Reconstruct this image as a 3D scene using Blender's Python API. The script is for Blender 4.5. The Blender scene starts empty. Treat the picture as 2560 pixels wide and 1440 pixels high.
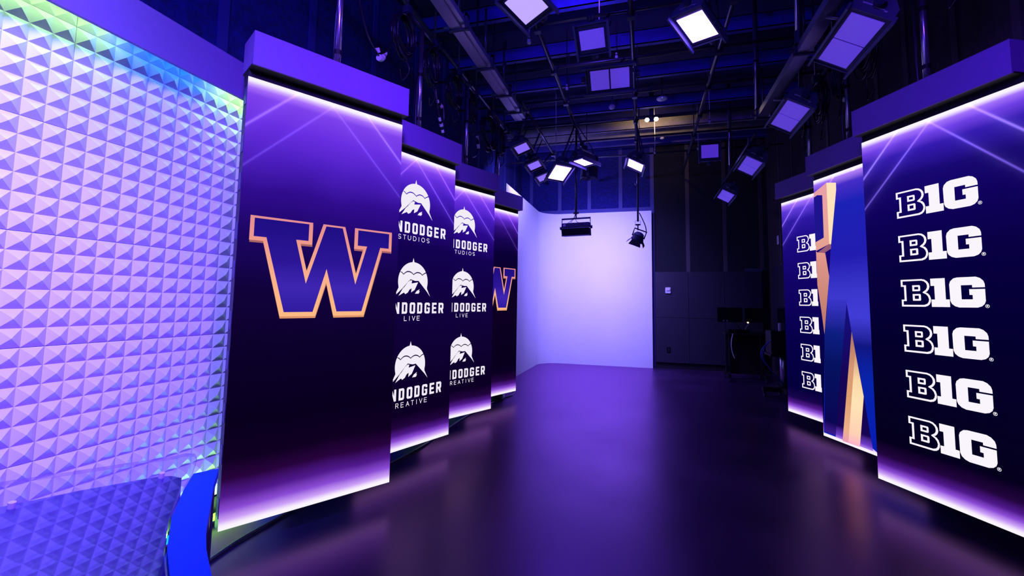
import bpy, bmesh, math, random
from mathutils import Vector, Matrix

random.seed(7)
S = bpy.context.scene
COL = S.collection
PI = math.pi

# ------------------------------------------------------------------ camera
# room frame: +Y runs down the studio to the white backdrop, +X to the right wall
cam_d = bpy.data.cameras.new('camera')
cam = bpy.data.objects.new('camera', cam_d)
COL.objects.link(cam)
cam_d.sensor_fit = 'HORIZONTAL'
cam_d.sensor_width = 36.0
cam_d.lens = 1138.0 / 2560.0 * 36.0
cam_d.shift_y = -(720.0 - 659.4) / 2560.0
cam_d.clip_start = 0.02
cr = Vector((0.96055, 0.27766, 0.01596)); cu = Vector((0.00820, -0.08563, 0.99629)); cb = Vector((0.27799, -0.95686, -0.08453))
M = Matrix((cr, cu, cb)).transposed().to_4x4()
M.translation = (0, 0, 1.363)
cam.matrix_world = M
S.camera = cam

# ------------------------------------------------------------------ world, exposure
W = bpy.data.worlds.new('world'); S.world = W; W.use_nodes = True
W.node_tree.nodes['Background'].inputs[0].default_value = (0.004, 0.004, 0.03, 1)
W.node_tree.nodes['Background'].inputs[1].default_value = 0.1
S.view_settings.view_transform = 'Standard'
S.view_settings.look = 'None'
S.view_settings.gamma = 1.0
S.view_settings.use_curve_mapping = False
S.view_settings.exposure = 0.0
S.cycles.sample_clamp_indirect = 4.0
S.cycles.max_bounces = 7
S.cycles.use_denoising = True
S.cycles.caustics_reflective = False
S.cycles.caustics_refractive = False


def area(name, loc, aim, sx, sy, power, color, parent=None, spread=180):
    l = bpy.data.lights.new(name, 'AREA')
    l.shape = 'RECTANGLE'; l.size = sx; l.size_y = sy
    l.energy = power; l.color = color
    l.spread = math.radians(spread)
    o = bpy.data.objects.new(name, l); COL.objects.link(o)
    d = Vector(aim) - Vector(loc)
    o.rotation_euler = d.to_track_quat('-Z', 'Y').to_euler()
    o.location = loc
    return o


VIO = (0.26, 0.14, 1.0)
BLU = (0.05, 0.05, 1.0)
# unseen key lights over the desk end; wall fill and right lamp are added
area('key_light_wall', (-0.95, -0.05, 4.05), (-2.58, 0.75, 1.9), 1.3, 0.3, 92, (0.19, 0.155, 1.0), spread=72)
area('added_fill_wall', (0.3, 0.5, 2.2), (-2.58, 1.5, 0.9), 0.3, 0.66, 24, (0.15, 0.045, 1.0), spread=62)  # frontal fill added to brighten the pyramid faces
area('key_light_desk', (-0.3, -0.4, 3.75), (-1.2, 1.0, 0.7), 0.3, 0.66, 6, (0.05, 0.05, 1.0), spread=60)
area('key_light_left', (0.5, -0.6, 3.75), (-2.0, 2.95, 2.6), 0.3, 0.66, 20, (0.17, 0.05, 1.0), spread=34)
area('added_light_right', (-0.5, -0.6, 3.75), (2.1, 2.95, 2.6), 0.3, 0.66, 10, (0.13, 0.035, 1.0), spread=36)  # added to brighten the right valances
# unseen up-lights, near and left ones added to colour beams and wall tops
area('added_uplight_near', (-0.4, 0.6, 4.3), (-0.4, 3.4, 5.3), 0.6, 0.3, 26, (0.07, 0.03, 1.0), spread=110)
area('added_uplight_left', (-1.9, 0.9, 4.3), (-2.85, 2.2, 4.0), 0.3, 0.3, 20, (0.07, 0.05, 1.0), spread=120)
area('grid_uplight_middle', (-0.75, 4.35, 4.45), (-0.55, 5.6, 5.3), 0.3, 0.3, 12, (0.12, 0.04, 1.0), spread=120)
# wash on the white backdrop
area('backdrop_wash_left', (-1.80, 7.6, 4.0), (-1.75, 10.4, 1.6), 0.6, 0.3, 80, (0.26, 0.21, 1.0), spread=150)
area('backdrop_wash_right', (-0.70, 7.85, 4.0), (-0.80, 10.4, 1.7), 0.6, 0.3, 52, (0.26, 0.21, 1.0), spread=84)
area('backdrop_flood', (-1.03, 7.42, 2.44), (-1.0, 10.4, 0.4), 0.4, 0.1, 15, (0.26, 0.16, 1.0), spread=110)
area('backdrop_spot', (-0.12, 8.10, 2.34), (-0.5, 10.4, 0.5), 0.1, 0.1, 6, (0.26, 0.16, 1.0), spread=100)


# ------------------------------------------------------------------ helpers
def lin(c):
    return tuple(((v / 255.0) / 12.92 if v / 255.0 <= 0.04045 else ((v / 255.0 + 0.055) / 1.055) ** 2.4) for v in c)


class B:
    def __init__(s):
        s.bm = bmesh.new()

    def box(s, x0, x1, y0, y1, z0, z1, m=None):
        vs = [Vector((x, y, z)) for z in (z0, z1) for y in (y0, y1) for x in (x0, x1)]
        if m is not None:
            vs = [m @ v for v in vs]
        v = [s.bm.verts.new(p) for p in vs]
        for f in ((0, 2, 3, 1), (4, 5, 7, 6), (0, 1, 5, 4), (2, 6, 7, 3), (0, 4, 6, 2), (1, 3, 7, 5)):
            s.bm.faces.new([v[i] for i in f])
        return s

    def cyl(s, p0, p1, r, r1=None, n=12):
        p0 = Vector(p0); p1 = Vector(p1); r1 = r if r1 is None else r1
        q = (p1 - p0).to_track_quat('Z', 'Y')
        a = []; b = []
        for i in range(n):
            t = 2 * PI * i / n
            c = Vector((math.cos(t), math.sin(t), 0))
            a.append(s.bm.verts.new(p0 + q @ (c * r))); b.append(s.bm.verts.new(p1 + q @ (c * r1)))
        for i in range(n):
            j = (i + 1) % n
            s.bm.faces.new((a[i], a[j], b[j], b[i]))
        s.bm.faces.new(a[::-1]); s.bm.faces.new(b)
        return s

    def ball(s, c, r, sx=1, sy=1, sz=1):
        m = Matrix.Translation(c) @ Matrix.Diagonal((sx, sy, sz, 1))
        bmesh.ops.create_uvsphere(s.bm, u_segments=14, v_segments=8, radius=r, matrix=m)
        return s

    def tube(s, pts, r, n=8, closed=False, smooth=6):
        pts = [Vector(p) for p in pts]
        if smooth > 1 and len(pts) > 2:
            out = []; L = len(pts)
            rng = range(L) if closed else range(L - 1)
            for i in rng:
                g = lambda k: pts[k % L] if closed else pts[max(0, min(L - 1, k))]
                a, b, c, d = g(i - 1), g(i), g(i + 1), g(i + 2)
                for k in range(smooth):
                    t = k / smooth
                    out.append(0.5 * ((2 * b) + (c - a) * t + (2 * a - 5 * b + 4 * c - d) * t * t + (3 * b - a - 3 * c + d) * t ** 3))
            if not closed:
                out.append(pts[-1])
            pts = out
        rings = []
        prev = None
        L = len(pts)
        for i, p in enumerate(pts):
            if closed:
                d = pts[(i + 1) % L] - pts[i - 1]
            else:
                d = pts[min(L - 1, i + 1)] - pts[max(0, i - 1)]
            d.normalize()
            up = Vector((0, 0, 1)) if abs(d.z) < 0.9 else Vector((0, 1, 0))
            if prev is not None:
                up = prev
            x = d.cross(up)
            if x.length < 1e-6:
                x = d.orthogonal()
            x.normalize(); y = x.cross(d).normalized(); prev = y
            rings.append([s.bm.verts.new(p + (x * math.cos(2 * PI * k / n) + y * math.sin(2 * PI * k / n)) * r) for k in range(n)])
        for i in range(L if closed else L - 1):
            a = rings[i]; b = rings[(i + 1) % L]
            for k in range(n):
                s.bm.faces.new((a[k], a[(k + 1) % n], b[(k + 1) % n], b[k]))
        if not closed:
            s.bm.faces.new(rings[0][::-1]); s.bm.faces.new(rings[-1])
        return s

    def prism(s, top, bot):
        """two matching vertex loops joined into a closed solid"""
        a = [s.bm.verts.new(p) for p in top]; b = [s.bm.verts.new(p) for p in bot]
        n = len(a)
        s.bm.faces.new(a); s.bm.faces.new(b[::-1])
        for i in range(n):
            j = (i + 1) % n
            s.bm.faces.new((a[i], b[i], b[j], a[j]))
        return s


def link(name, bm, mat, parent=None, smooth=False, bevel=0.0):
    if isinstance(bm, B):
        bm = bm.bm
    bmesh.ops.recalc_face_normals(bm, faces=bm.faces)
    if bevel:
        bmesh.ops.bevel(bm, geom=list(bm.edges), offset=bevel, segments=2, affect='EDGES', clamp_overlap=True)
    me = bpy.data.meshes.new(name); bm.to_mesh(me); bm.free()
    me.materials.append(mat)
    if smooth:
        for p in me.polygons:
            p.use_smooth = True
    o = bpy.data.objects.new(name, me); COL.objects.link(o)
    if parent is not None:
        o.parent = parent
    return o


def tag(o, label, cat, group=None, kind=None):
    if label: o['label'] = label
    if cat: o['category'] = cat
    if group: o['group'] = group
    if kind: o['kind'] = kind
    return o


def thing(name, label, cat, loc=(0, 0, 0), rot=(0, 0, 0), group=None):
    o = bpy.data.objects.new(name, None); COL.objects.link(o)
    o.empty_display_size = 0.1
    o.location = loc; o.rotation_euler = rot
    return tag(o, label, cat, group)


def struct(name, bm, mat, label, cat):
    o = link(name, bm, mat)
    return tag(o, label, cat, None, 'structure')


# ------------------------------------------------------------------ materials
def mat(name, rgb, rough=0.6, metal=0.0, spec=0.5, noise=0.0, nscale=8.0, bump=0.0, bscale=60.0, coat=0.0, rnoise=0.0):
    m = bpy.data.materials.new(name); m.use_nodes = True
    nt = m.node_tree; p = nt.nodes['Principled BSDF']
    p.inputs['Base Color'].default_value = (*rgb, 1)
    p.inputs['Roughness'].default_value = rough
    p.inputs['Metallic'].default_value = metal
    p.inputs['Specular IOR Level'].default_value = spec
    p.inputs['Coat Weight'].default_value = coat
    p.inputs['Coat Roughness'].default_value = 0.03
    tc = None
    if noise or bump or rnoise:
        tc = nt.nodes.new('ShaderNodeTexCoord')
    if noise:
        n = nt.nodes.new('ShaderNodeTexNoise'); n.inputs['Scale'].default_value = nscale; n.inputs['Detail'].default_value = 6
        nt.links.new(tc.outputs['Object'], n.inputs['Vector'])
        r = nt.nodes.new('ShaderNodeValToRGB')
        r.color_ramp.elements[0].position = 0.3; r.color_ramp.elements[1].position = 0.7
        r.color_ramp.elements[0].color = (*[c * (1 - noise) for c in rgb], 1)
        r.color_ramp.elements[1].color = (*[min(1, c * (1 + noise)) for c in rgb], 1)
        nt.links.new(n.outputs['Fac'], r.inputs['Fac']); nt.links.new(r.outputs['Color'], p.inputs['Base Color'])
    if rnoise:
        n = nt.nodes.new('ShaderNodeTexNoise'); n.inputs['Scale'].default_value = nscale; n.inputs['Detail'].default_value = 5
        nt.links.new(tc.outputs['Object'], n.inputs['Vector'])
        mr = nt.nodes.new('ShaderNodeMapRange')
        mr.inputs['From Min'].default_value = 0.3; mr.inputs['From Max'].default_value = 0.7
        mr.inputs['To Min'].default_value = rough - rnoise; mr.inputs['To Max'].default_value = rough + rnoise
        nt.links.new(n.outputs['Fac'], mr.inputs['Value']); nt.links.new(mr.outputs['Result'], p.inputs['Roughness'])
    if bump:
        n = nt.nodes.new('ShaderNodeTexNoise'); n.inputs['Scale'].default_value = bscale; n.inputs['Detail'].default_value = 4
        nt.links.new(tc.outputs['Object'], n.inputs['Vector'])
        bp = nt.nodes.new('ShaderNodeBump'); bp.inputs['Strength'].default_value = bump; bp.inputs['Distance'].default_value = 0.01
        nt.links.new(n.outputs['Fac'], bp.inputs['Height']); nt.links.new(bp.outputs['Normal'], p.inputs['Normal'])
    return m


def emit(name, srgb, strength=1.0, sampling='NONE'):
    m = bpy.data.materials.new(name); m.use_nodes = True
    nt = m.node_tree; nt.nodes.clear()
    e = nt.nodes.new('ShaderNodeEmission'); o = nt.nodes.new('ShaderNodeOutputMaterial')
    e.inputs['Color'].default_value = (*lin(srgb), 1); e.inputs['Strength'].default_value = strength
    nt.links.new(e.outputs[0], o.inputs[0])
    m.cycles.emission_sampling = sampling
    return m


def emit_ramp(name, stops, sampling='NONE', lines=(), noise=0.0):
    """screen picture: colour by height on the screen (stops: height in metres above the screen's foot, sRGB),
    plus soft neon lines of the animated background (sign, offset, sRGB, width)"""
    m = bpy.data.materials.new(name); m.use_nodes = True
    nt = m.node_tree; nt.nodes.clear()
    e = nt.nodes.new('ShaderNodeEmission'); o = nt.nodes.new('ShaderNodeOutputMaterial')
    tc = nt.nodes.new('ShaderNodeTexCoord'); sx = nt.nodes.new('ShaderNodeSeparateXYZ')
    nt.links.new(tc.outputs['Object'], sx.inputs[0])
    def math_(op, a, b=None):
        n = nt.nodes.new('ShaderNodeMath'); n.operation = op
        for i, v in enumerate((a, b)):
            if v is None: continue
            if isinstance(v, (int, float)): n.inputs[i].default_value = v
            else: nt.links.new(v, n.inputs[i])
        return n.outputs[0]
    zz = math_('SUBTRACT', sx.outputs['Z'], 0.133)
    if noise:
        nz = nt.nodes.new('ShaderNodeTexNoise'); nz.inputs['Scale'].default_value = 2.2
        nt.links.new(tc.outputs['Object'], nz.inputs['Vector'])
        k = math_('MULTIPLY', math_('SUBTRACT', nz.outputs['Fac'], 0.5), noise)
        # the picture wavers only away from its two bright edges
        edge = math_('MULTIPLY', math_('MINIMUM', math_('MULTIPLY', zz, 2.0), 1.0), math_('MINIMUM', math_('MULTIPLY', math_('SUBTRACT', 2.5, zz), 2.0), 1.0))
        zr = math_('ADD', zz, math_('MULTIPLY', k, edge))
    else:
        zr = zz
    f = math_('DIVIDE', zr, 2.5)
    r = nt.nodes.new('ShaderNodeValToRGB'); cr_ = r.color_ramp
    while len(cr_.elements) > 1:
        cr_.elements.remove(cr_.elements[-1])
    for i, (h, c) in enumerate(stops):
        el = cr_.elements[0] if i == 0 else cr_.elements.new(h / 2.5)
        el.position = h / 2.5; el.color = (*lin(c), 1)
    nt.links.new(f, r.inputs['Fac'])
    col = r.outputs['Color']
    for sg, off, c, wd in lines:
        q = math_('SUBTRACT', zz, sx.outputs['X']) if sg > 0 else math_('ADD', zz, sx.outputs['X'])
        d = math_('MULTIPLY', math_('ABSOLUTE', math_('SUBTRACT', q, off)), 0.7071)
        core = math_('POWER', 2.718, math_('MULTIPLY', math_('POWER', math_('DIVIDE', d, wd), 2.0), -1.0))
        halo = math_('MULTIPLY', math_('POWER', 2.718, math_('MULTIPLY', math_('DIVIDE', d, wd * 4), -1.0)), 0.16)
        g = math_('ADD', core, halo)
        fade = nt.nodes.new('ShaderNodeMapRange'); fade.inputs['From Min'].default_value = 1.9; fade.inputs['From Max'].default_value = 2.4
        fade.inputs['To Min'].default_value = 0.45; fade.inputs['To Max'].default_value = 1.0
        nt.links.new(zz, fade.inputs['Value'])
        g = math_('MULTIPLY', g, fade.outputs[0])
        mx = nt.nodes.new('ShaderNodeMix'); mx.data_type = 'RGBA'; mx.blend_type = 'ADD'
        mx.inputs[7].default_value = (*lin(c), 1)
        nt.links.new(g, mx.inputs[0]); nt.links.new(col, mx.inputs[6])
        col = mx.outputs[2]
    nt.links.new(col, e.inputs['Color']); nt.links.new(e.outputs[0], o.inputs[0])
    m.cycles.emission_sampling = sampling
    return m


def floor_mat():
    m = bpy.data.materials.new('polished_concrete'); m.use_nodes = True
    nt = m.node_tree; nt.nodes.clear()
    o = nt.nodes.new('ShaderNodeOutputMaterial'); mx = nt.nodes.new('ShaderNodeMixShader')
    df = nt.nodes.new('ShaderNodeBsdfDiffuse'); gl = nt.nodes.new('ShaderNodeBsdfGlossy'); fr = nt.nodes.new('ShaderNodeFresnel')
    tc = nt.nodes.new('ShaderNodeTexCoord')
    n1 = nt.nodes.new('ShaderNodeTexNoise'); n1.inputs['Scale'].default_value = 1.4; n1.inputs['Detail'].default_value = 6
    n2 = nt.nodes.new('ShaderNodeTexNoise'); n2.inputs['Scale'].default_value = 9; n2.inputs['Detail'].default_value = 3
    r = nt.nodes.new('ShaderNodeValToRGB')
    r.color_ramp.elements[0].color = (0.004, 0.003, 0.016, 1); r.color_ramp.elements[1].color = (0.010, 0.006, 0.034, 1)
    mr = nt.nodes.new('ShaderNodeMapRange'); mr.inputs['From Min'].default_value = 0.3; mr.inputs['From Max'].default_value = 0.7
    mr.inputs['To Min'].default_value = 0.28; mr.inputs['To Max'].default_value = 0.37
    bp = nt.nodes.new('ShaderNodeBump'); bp.inputs['Strength'].default_value = 0.03; bp.inputs['Distance'].default_value = 0.01
    for n in (n1, n2):
        nt.links.new(tc.outputs['Object'], n.inputs['Vector'])
    nt.links.new(n1.outputs['Fac'], r.inputs['Fac']); nt.links.new(r.outputs['Color'], df.inputs['Color'])
    nt.links.new(n1.outputs['Fac'], mr.inputs['Value']); nt.links.new(mr.outputs[0], gl.inputs['Roughness'])
    nt.links.new(n2.outputs['Fac'], bp.inputs['Height']); nt.links.new(bp.outputs[0], gl.inputs['Normal'])
    gl.inputs['Color'].default_value = (0.86, 0.42, 1.0, 1)      # violet of the studio light put into the floor's gloss
    fr.inputs['IOR'].default_value = 2.1
    nt.links.new(fr.outputs[0], mx.inputs[0]); nt.links.new(df.outputs[0], mx.inputs[1]); nt.links.new(gl.outputs[0], mx.inputs[2])
    nt.links.new(mx.outputs[0], o.inputs[0])
    return m


M_floor = floor_mat()
M_deck = mat('ceiling_deck', (0.012, 0.012, 0.09), rough=0.85, noise=0.3, nscale=1.5)
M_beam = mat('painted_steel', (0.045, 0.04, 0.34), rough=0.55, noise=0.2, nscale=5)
M_beam_lit = mat('painted_steel_lit', (0.34, 0.31, 0.33), rough=0.5, noise=0.15, nscale=9)  # for the two far beams, warm lamp light put into the colour
M_acoustic = mat('acoustic_panel', (0.006, 0.007, 0.14), rough=0.95, noise=0.45, nscale=22, bump=0.5, bscale=90)
M_acoustic_r = mat('acoustic_panel_brown', (0.035, 0.025, 0.027), rough=0.95, noise=0.35, nscale=22, bump=0.5, bscale=90)
M_batten = mat('painted_batten', (0.03, 0.028, 0.22), rough=0.6)
M_batten_r = mat('painted_batten_dark', (0.055, 0.04, 0.05), rough=0.6)
M_cyc = mat('white_backdrop_paint', (0.86, 0.86, 0.88), rough=0.7, noise=0.02, nscale=2)
M_foam = mat('pyramid_panel_white', (0.80, 0.79, 0.82), rough=0.42, spec=0.4)
M_dry = mat('painted_board', (0.20, 0.10, 0.34), rough=0.75, noise=0.04, nscale=30)
M_black = mat('matte_black', (0.006, 0.006, 0.008), rough=0.6, spec=0.3)
M_blackgloss = mat('gloss_black', (0.004, 0.004, 0.007), rough=0.15, spec=0.5)
M_rubber = mat('black_cable', (0.02, 0.02, 0.03), rough=0.25, spec=0.8)
M_cab = mat('cabinet_black', (0.01, 0.01, 0.012), rough=0.5)
M_pipe = mat('black_steel_pipe', (0.09, 0.09, 0.12), rough=0.28, metal=0.6)
M_chrome = mat('bare_steel_pipe', (0.55, 0.55, 0.58), rough=0.25, metal=0.9)
M_alu = mat('aluminium_rail', (0.62, 0.62, 0.66), rough=0.32, metal=0.85)
M_diff = mat('diffuser_white', (0.80, 0.66, 0.86), rough=0.6)
def dim(name, srgb):  # switched-off lamp faces, with an added glow put into the colour
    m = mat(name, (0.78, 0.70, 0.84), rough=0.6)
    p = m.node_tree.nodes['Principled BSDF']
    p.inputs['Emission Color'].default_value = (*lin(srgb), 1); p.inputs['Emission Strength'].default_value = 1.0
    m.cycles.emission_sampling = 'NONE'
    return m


M_offglow = dim('off_lamp_face_glow_faint', (68, 36, 178)); M_offglow_mid = dim('off_lamp_face_glow_mid', (130, 96, 240)); M_offglow_pale = dim('off_lamp_face_glow_pale', (188, 165, 255))
M_house = mat('lamp_housing_blue', (0.10, 0.11, 0.20), rough=0.5)
M_housedark = mat('lamp_housing_dark', (0.035, 0.035, 0.09), rough=0.5)
M_mark = mat('white_print', (0.75, 0.72, 0.78), rough=0.6)
M_plug = mat('white_plug', (0.80, 0.76, 0.78), rough=0.45)
M_brass = mat('brass_collar', (0.75, 0.5, 0.15), rough=0.35, metal=0.8)
M_blue = mat('desk_blue', (0.001, 0.085, 0.56), rough=0.6, spec=0.3)
M_counter = mat('desk_counter_blue', (0.008, 0.008, 0.11), rough=0.015, spec=0.5)
M_counter.node_tree.nodes['Principled BSDF'].inputs['IOR'].default_value = 2.9
M_whitepl = mat('white_plastic', (0.7, 0.68, 0.72), rough=0.5)
M_clip = mat('dark_clamp', (0.06, 0.07, 0.12), rough=0.4, metal=0.5)
E_white = emit('screen_white', (250, 244, 252))
E_logo = emit('screen_white_soft', (242, 236, 248))
E_lamp = emit('lamp_lit', (150, 112, 255), 11.0)
E_warm = emit('lamp_warm', (255, 235, 200), 14.0)


def perforated(name):
    m = mat(name, (0.05, 0.045, 0.075), rough=0.5, spec=0.4)
    nt = m.node_tree; p = nt.nodes['Principled BSDF']
    tc = nt.nodes.new('ShaderNodeTexCoord'); v = nt.nodes.new('ShaderNodeTexVoronoi')
    v.feature = 'F1'; v.inputs['Scale'].default_value = 160; v.inputs['Randomness'].default_value = 0.0
    nt.links.new(tc.outputs['Object'], v.inputs['Vector'])
    r = nt.nodes.new('ShaderNodeValToRGB'); r.color_ramp.interpolation = 'CONSTANT'
    r.color_ramp.elements[0].color = (0.004, 0.004, 0.006, 1); r.color_ramp.elements[1].color = (0.022, 0.02, 0.04, 1)
    r.color_ramp.elements[1].position = 0.34
    nt.links.new(v.outputs['Distance'], r.inputs['Fac']); nt.links.new(r.outputs['Color'], p.inputs['Base Color'])
    return m


M_perf = perforated('perforated_panel_dark')


def glass(name, tint=(0.93, 0.93, 1.0)):
    """thin clear sheet: straight-through transparency with Fresnel reflection"""
    m = bpy.data.materials.new(name); m.use_nodes = True
    nt = m.node_tree; nt.nodes.clear()
    o = nt.nodes.new('ShaderNodeOutputMaterial'); mx = nt.nodes.new('ShaderNodeMixShader')
    tr = nt.nodes.new('ShaderNodeBsdfTransparent'); gl = nt.nodes.new('ShaderNodeBsdfGlossy'); fr = nt.nodes.new('ShaderNodeFresnel')
    tr.inputs['Color'].default_value = (*tint, 1); gl.inputs['Roughness'].default_value = 0.02; fr.inputs['IOR'].default_value = 1.75
    ge = nt.nodes.new('ShaderNodeNewGeometry'); iv = nt.nodes.new('ShaderNodeMath'); iv.operation = 'SUBTRACT'; iv.inputs[0].default_value = 1.0
    ml = nt.nodes.new('ShaderNodeMath'); ml.operation = 'MULTIPLY'
    nt.links.new(ge.outputs['Backfacing'], iv.inputs[1]); nt.links.new(iv.outputs[0], ml.inputs[0]); nt.links.new(fr.outputs[0], ml.inputs[1])
    nt.links.new(ml.outputs[0], mx.inputs[0]); nt.links.new(tr.outputs[0], mx.inputs[1]); nt.links.new(gl.outputs[0], mx.inputs[2])
    nt.links.new(mx.outputs[0], o.inputs[0])
    return m


M_glass = glass('clear_acrylic')
M_glassedge = mat('acrylic_edge', (0.42, 0.28, 0.85), rough=0.25)
M_glassedge.node_tree.nodes['Principled BSDF'].inputs['Alpha'].default_value = 0.45

# ------------------------------------------------------------------ the room
XL, XR, YB, YF, ZC = -2.85, 2.50, 10.55, -4.0, 5.25
struct('floor', B().box(XL - .1, XR + .1, YF - .1, YB + .1, -0.1, 0), M_floor, 'glossy dark polished concrete studio floor', 'floor')
struct('ceiling', B().box(XL - .1, XR + .1, YF - .1, YB + .1, ZC, ZC + .1), M_deck, 'dark open studio ceiling deck above the beams', 'ceiling')
wl = struct('wall_left', B().box(XL - .1, XL, YF, YB, 0, ZC), M_acoustic, 'left studio wall of blue lit acoustic panels with battens', 'wall')
wb = struct('wall_back', B().box(XL - .1, XR + .1, YB, YB + .1, 0, ZC), M_acoustic, 'back studio wall of dark acoustic panels with battens', 'wall')
wr = struct('wall_right', B().box(XR, XR + .1, YF, YB, 0, ZC), M_acoustic_r, 'right studio wall of brown acoustic panels with battens', 'wall')
struct('wall_front', B().box(XL - .1, XR + .1, YF - .1, YF, 0, ZC), M_acoustic, 'studio wall behind the camera position', 'wall')
for v in (-0.25, 0.62, 1.50, 2.37, 3.24, 4.2, 5.15, 6.0, 6.75, 7.51, 8.33, 9.15, 9.93):
    link('batten', B().box(XL, XL + .012, v - .04, v + .04, 0, ZC), M_batten, wl)
M_acoustic_shade = mat('acoustic_panel_shaded', (0.006, 0.006, 0.014), rough=0.95, noise=0.3, nscale=22, bump=0.4, bscale=90)
link('wall_shade_sheet', B().box(0.235, XR, YB - .008, YB - .0005, 0, ZC), M_acoustic_shade, wb)  # added dark sheet: shade on this end of the wall put into colour
for u in (-2.6, -1.905, -1.21, -0.50, 0.19, 0.93, 1.672, 2.372):
    link('batten', B().box(u - .04, u + .04, YB - .012, YB, 0, ZC), M_batten if u < 0.3 else M_batten_r, wb)  # battens at the unlit right end are darkened in colour too
link('rail', B().box(XL, 0.23, YB - .014, YB, 3.45, 3.55), M_batten, wb)
for v in (3.84, 4.48, 5.2, 5.78, 6.5, 7.2, 8.0, 8.8, 9.6):
    link('batten', B().box(XR - .012, XR, v - .04, v + .04, 0, ZC), M_batten_r, wr)

# ceiling beams: C-channels running across the room
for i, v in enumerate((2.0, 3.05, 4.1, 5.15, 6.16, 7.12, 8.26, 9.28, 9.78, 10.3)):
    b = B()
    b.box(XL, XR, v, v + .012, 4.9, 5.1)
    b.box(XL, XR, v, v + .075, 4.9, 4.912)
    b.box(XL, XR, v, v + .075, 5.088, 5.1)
    o = struct('ceiling_beam', b, M_beam_lit if v in (9.28, 9.78) else M_beam, 'steel channel beam running across under the ceiling', 'beam')  # far two paler to look lit by the work lamps
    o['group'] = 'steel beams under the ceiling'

# white curved backdrop (cyclorama)
def cyc():
    b = B()
    pts = [(-2.29, 7.45), (-2.29, 9.95)]
    for k in range(1, 13):
        t = PI - k / 12 * PI / 2
        pts.append((-1.84 + .45 * math.cos(t), 9.95 + .45 * math.sin(t)))
    pts.append((0.172, 10.40))
    th = 0.02
    inn = []; out = []
    for i, p in enumerate(pts):
        a = Vector(pts[max(0, i - 1)]); c = Vector(pts[min(len(pts) - 1, i + 1)])
        d = (c - a).normalized(); n = Vector((-d.y, d.x))
        inn.append(Vector(p)); out.append(Vector(p) + n * th)
    bm = b.bm
    V = [[bm.verts.new((q.x, q.y, z)) for q in row] for z in (0.0, 3.437) for row in (inn, out)]
    ib, ob, it, ot = V
    n = len(pts)
    for i in range(n - 1):
        bm.faces.new((ib[i], ib[i + 1], it[i + 1], it[i])); bm.faces.new((ob[i], ot[i], ot[i + 1], ob[i + 1]))
        bm.faces.new((it[i], it[i + 1], ot[i + 1], ot[i])); bm.faces.new((ib[i], ob[i], ob[i + 1], ib[i + 1]))
    for i in (0, n - 1):
        bm.faces.new((ib[i], it[i], ot[i], ob[i]))
    o = link('white_backdrop', b, M_cyc)
    tag(o, 'tall white curved backdrop glowing violet against the back wall', 'backdrop')


cyc()

# perforated lower wall cladding at the back right, one panel per bay
cols = ((0.235, 0.915), (0.915, 1.63), (1.63, 2.34))
for ci, (a, c) in enumerate(cols):
    for ri, (z0, z1) in enumerate(((0.13, 1.09), (1.09, 2.08))):
        where = ('beside the white backdrop', 'in the middle bay', 'behind the monitor stand')[ci]
        t = thing('wall_cladding_panel', '%s dark perforated wall cladding panel %s' % (('lower', 'upper')[ri], where), 'wall panel', (a, 10.47, z0), (0, 0, 0), 'perforated cladding panels')
        link('panel', B().box(0.003, c - a - .003, -.03, .03, 0.003, z1 - z0 - .003), M_perf, t)
        s = B()
        for x in (0.03, c - a - .03):
            for z in (0.03, (z1 - z0) / 2, z1 - z0 - .03):
                s.cyl((x, -.036, z), (x, -.029, z), .006, n=8)
        link('screws', s, M_chrome, t)
for k, (a, c) in enumerate(((8.1, 9.1), (9.1, 10.1))):
    t = thing('wall_cladding_panel', 'tall perforated cladding panel on the right wall, %s' % ('nearer the camera', 'next to the corner')[k], 'wall panel', (XR, a, 0.13), (0, 0, 0), 'perforated cladding panels')
    link('panel', B().box(-.06, 0, 0.003, c - a - .003, 0, 2.0), M_perf, t)
b = B().box(0.235, 2.45, 10.49, 10.545, 0, 0.12)
tag(link('baseboard_back', b, M_black), 'black baseboard under the perforated cladding', 'baseboard', None, 'structure')
t = thing('alarm_strobe', 'small white alarm strobe high on the perforated cladding beside the backdrop', 'alarm', (0.50, 10.44, 1.675))
link('body', B().box(-.055, .055, -.04, 0, -.065, .065), M_whitepl, t, bevel=.008)
link('lens', B().box(-.04, .04, -.06, -.04, -.01, .045), M_diff, t, bevel=.006)
t = thing('wall_outlet', 'black socket low on the perforated cladding beside the backdrop', 'outlet', (0.50, 10.44, 0.40))
link('plate', B().box(-.036, .036, -.012, 0, -.058, .058), M_blackgloss, t, bevel=.003)
link('receptacle', B().box(-.018, .018, -.016, -.012, -.04, .04), M_black, t)
t = thing('wall_plate', 'small pale wall plate on the right wall beside the farthest right screen', 'wall plate', (XR, 9.8, 2.645))
link('plate', B().box(-.012, 0, -.05, .05, -.085, .085), M_whitepl, t, bevel=.003)
link('button', B().box(-.018, -.012, -.015, .015, -.03, .03), M_diff, t)
t = thing('cable_tray', 'small dark box on top of the perforated cladding near the corner', 'box', (2.2, 10.5, 2.08))
link('box', B().box(-.16, .16, -.04, .03, 0, .05), M_housedark, t, bevel=.004)
link('lid', B().box(-.165, .165, -.045, .035, .05, .058), M_house, t)

# ------------------------------------------------------------------ pyramid feature wall
XW = -2.58
C = 0.5 / 6
HP = 0.0215


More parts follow.
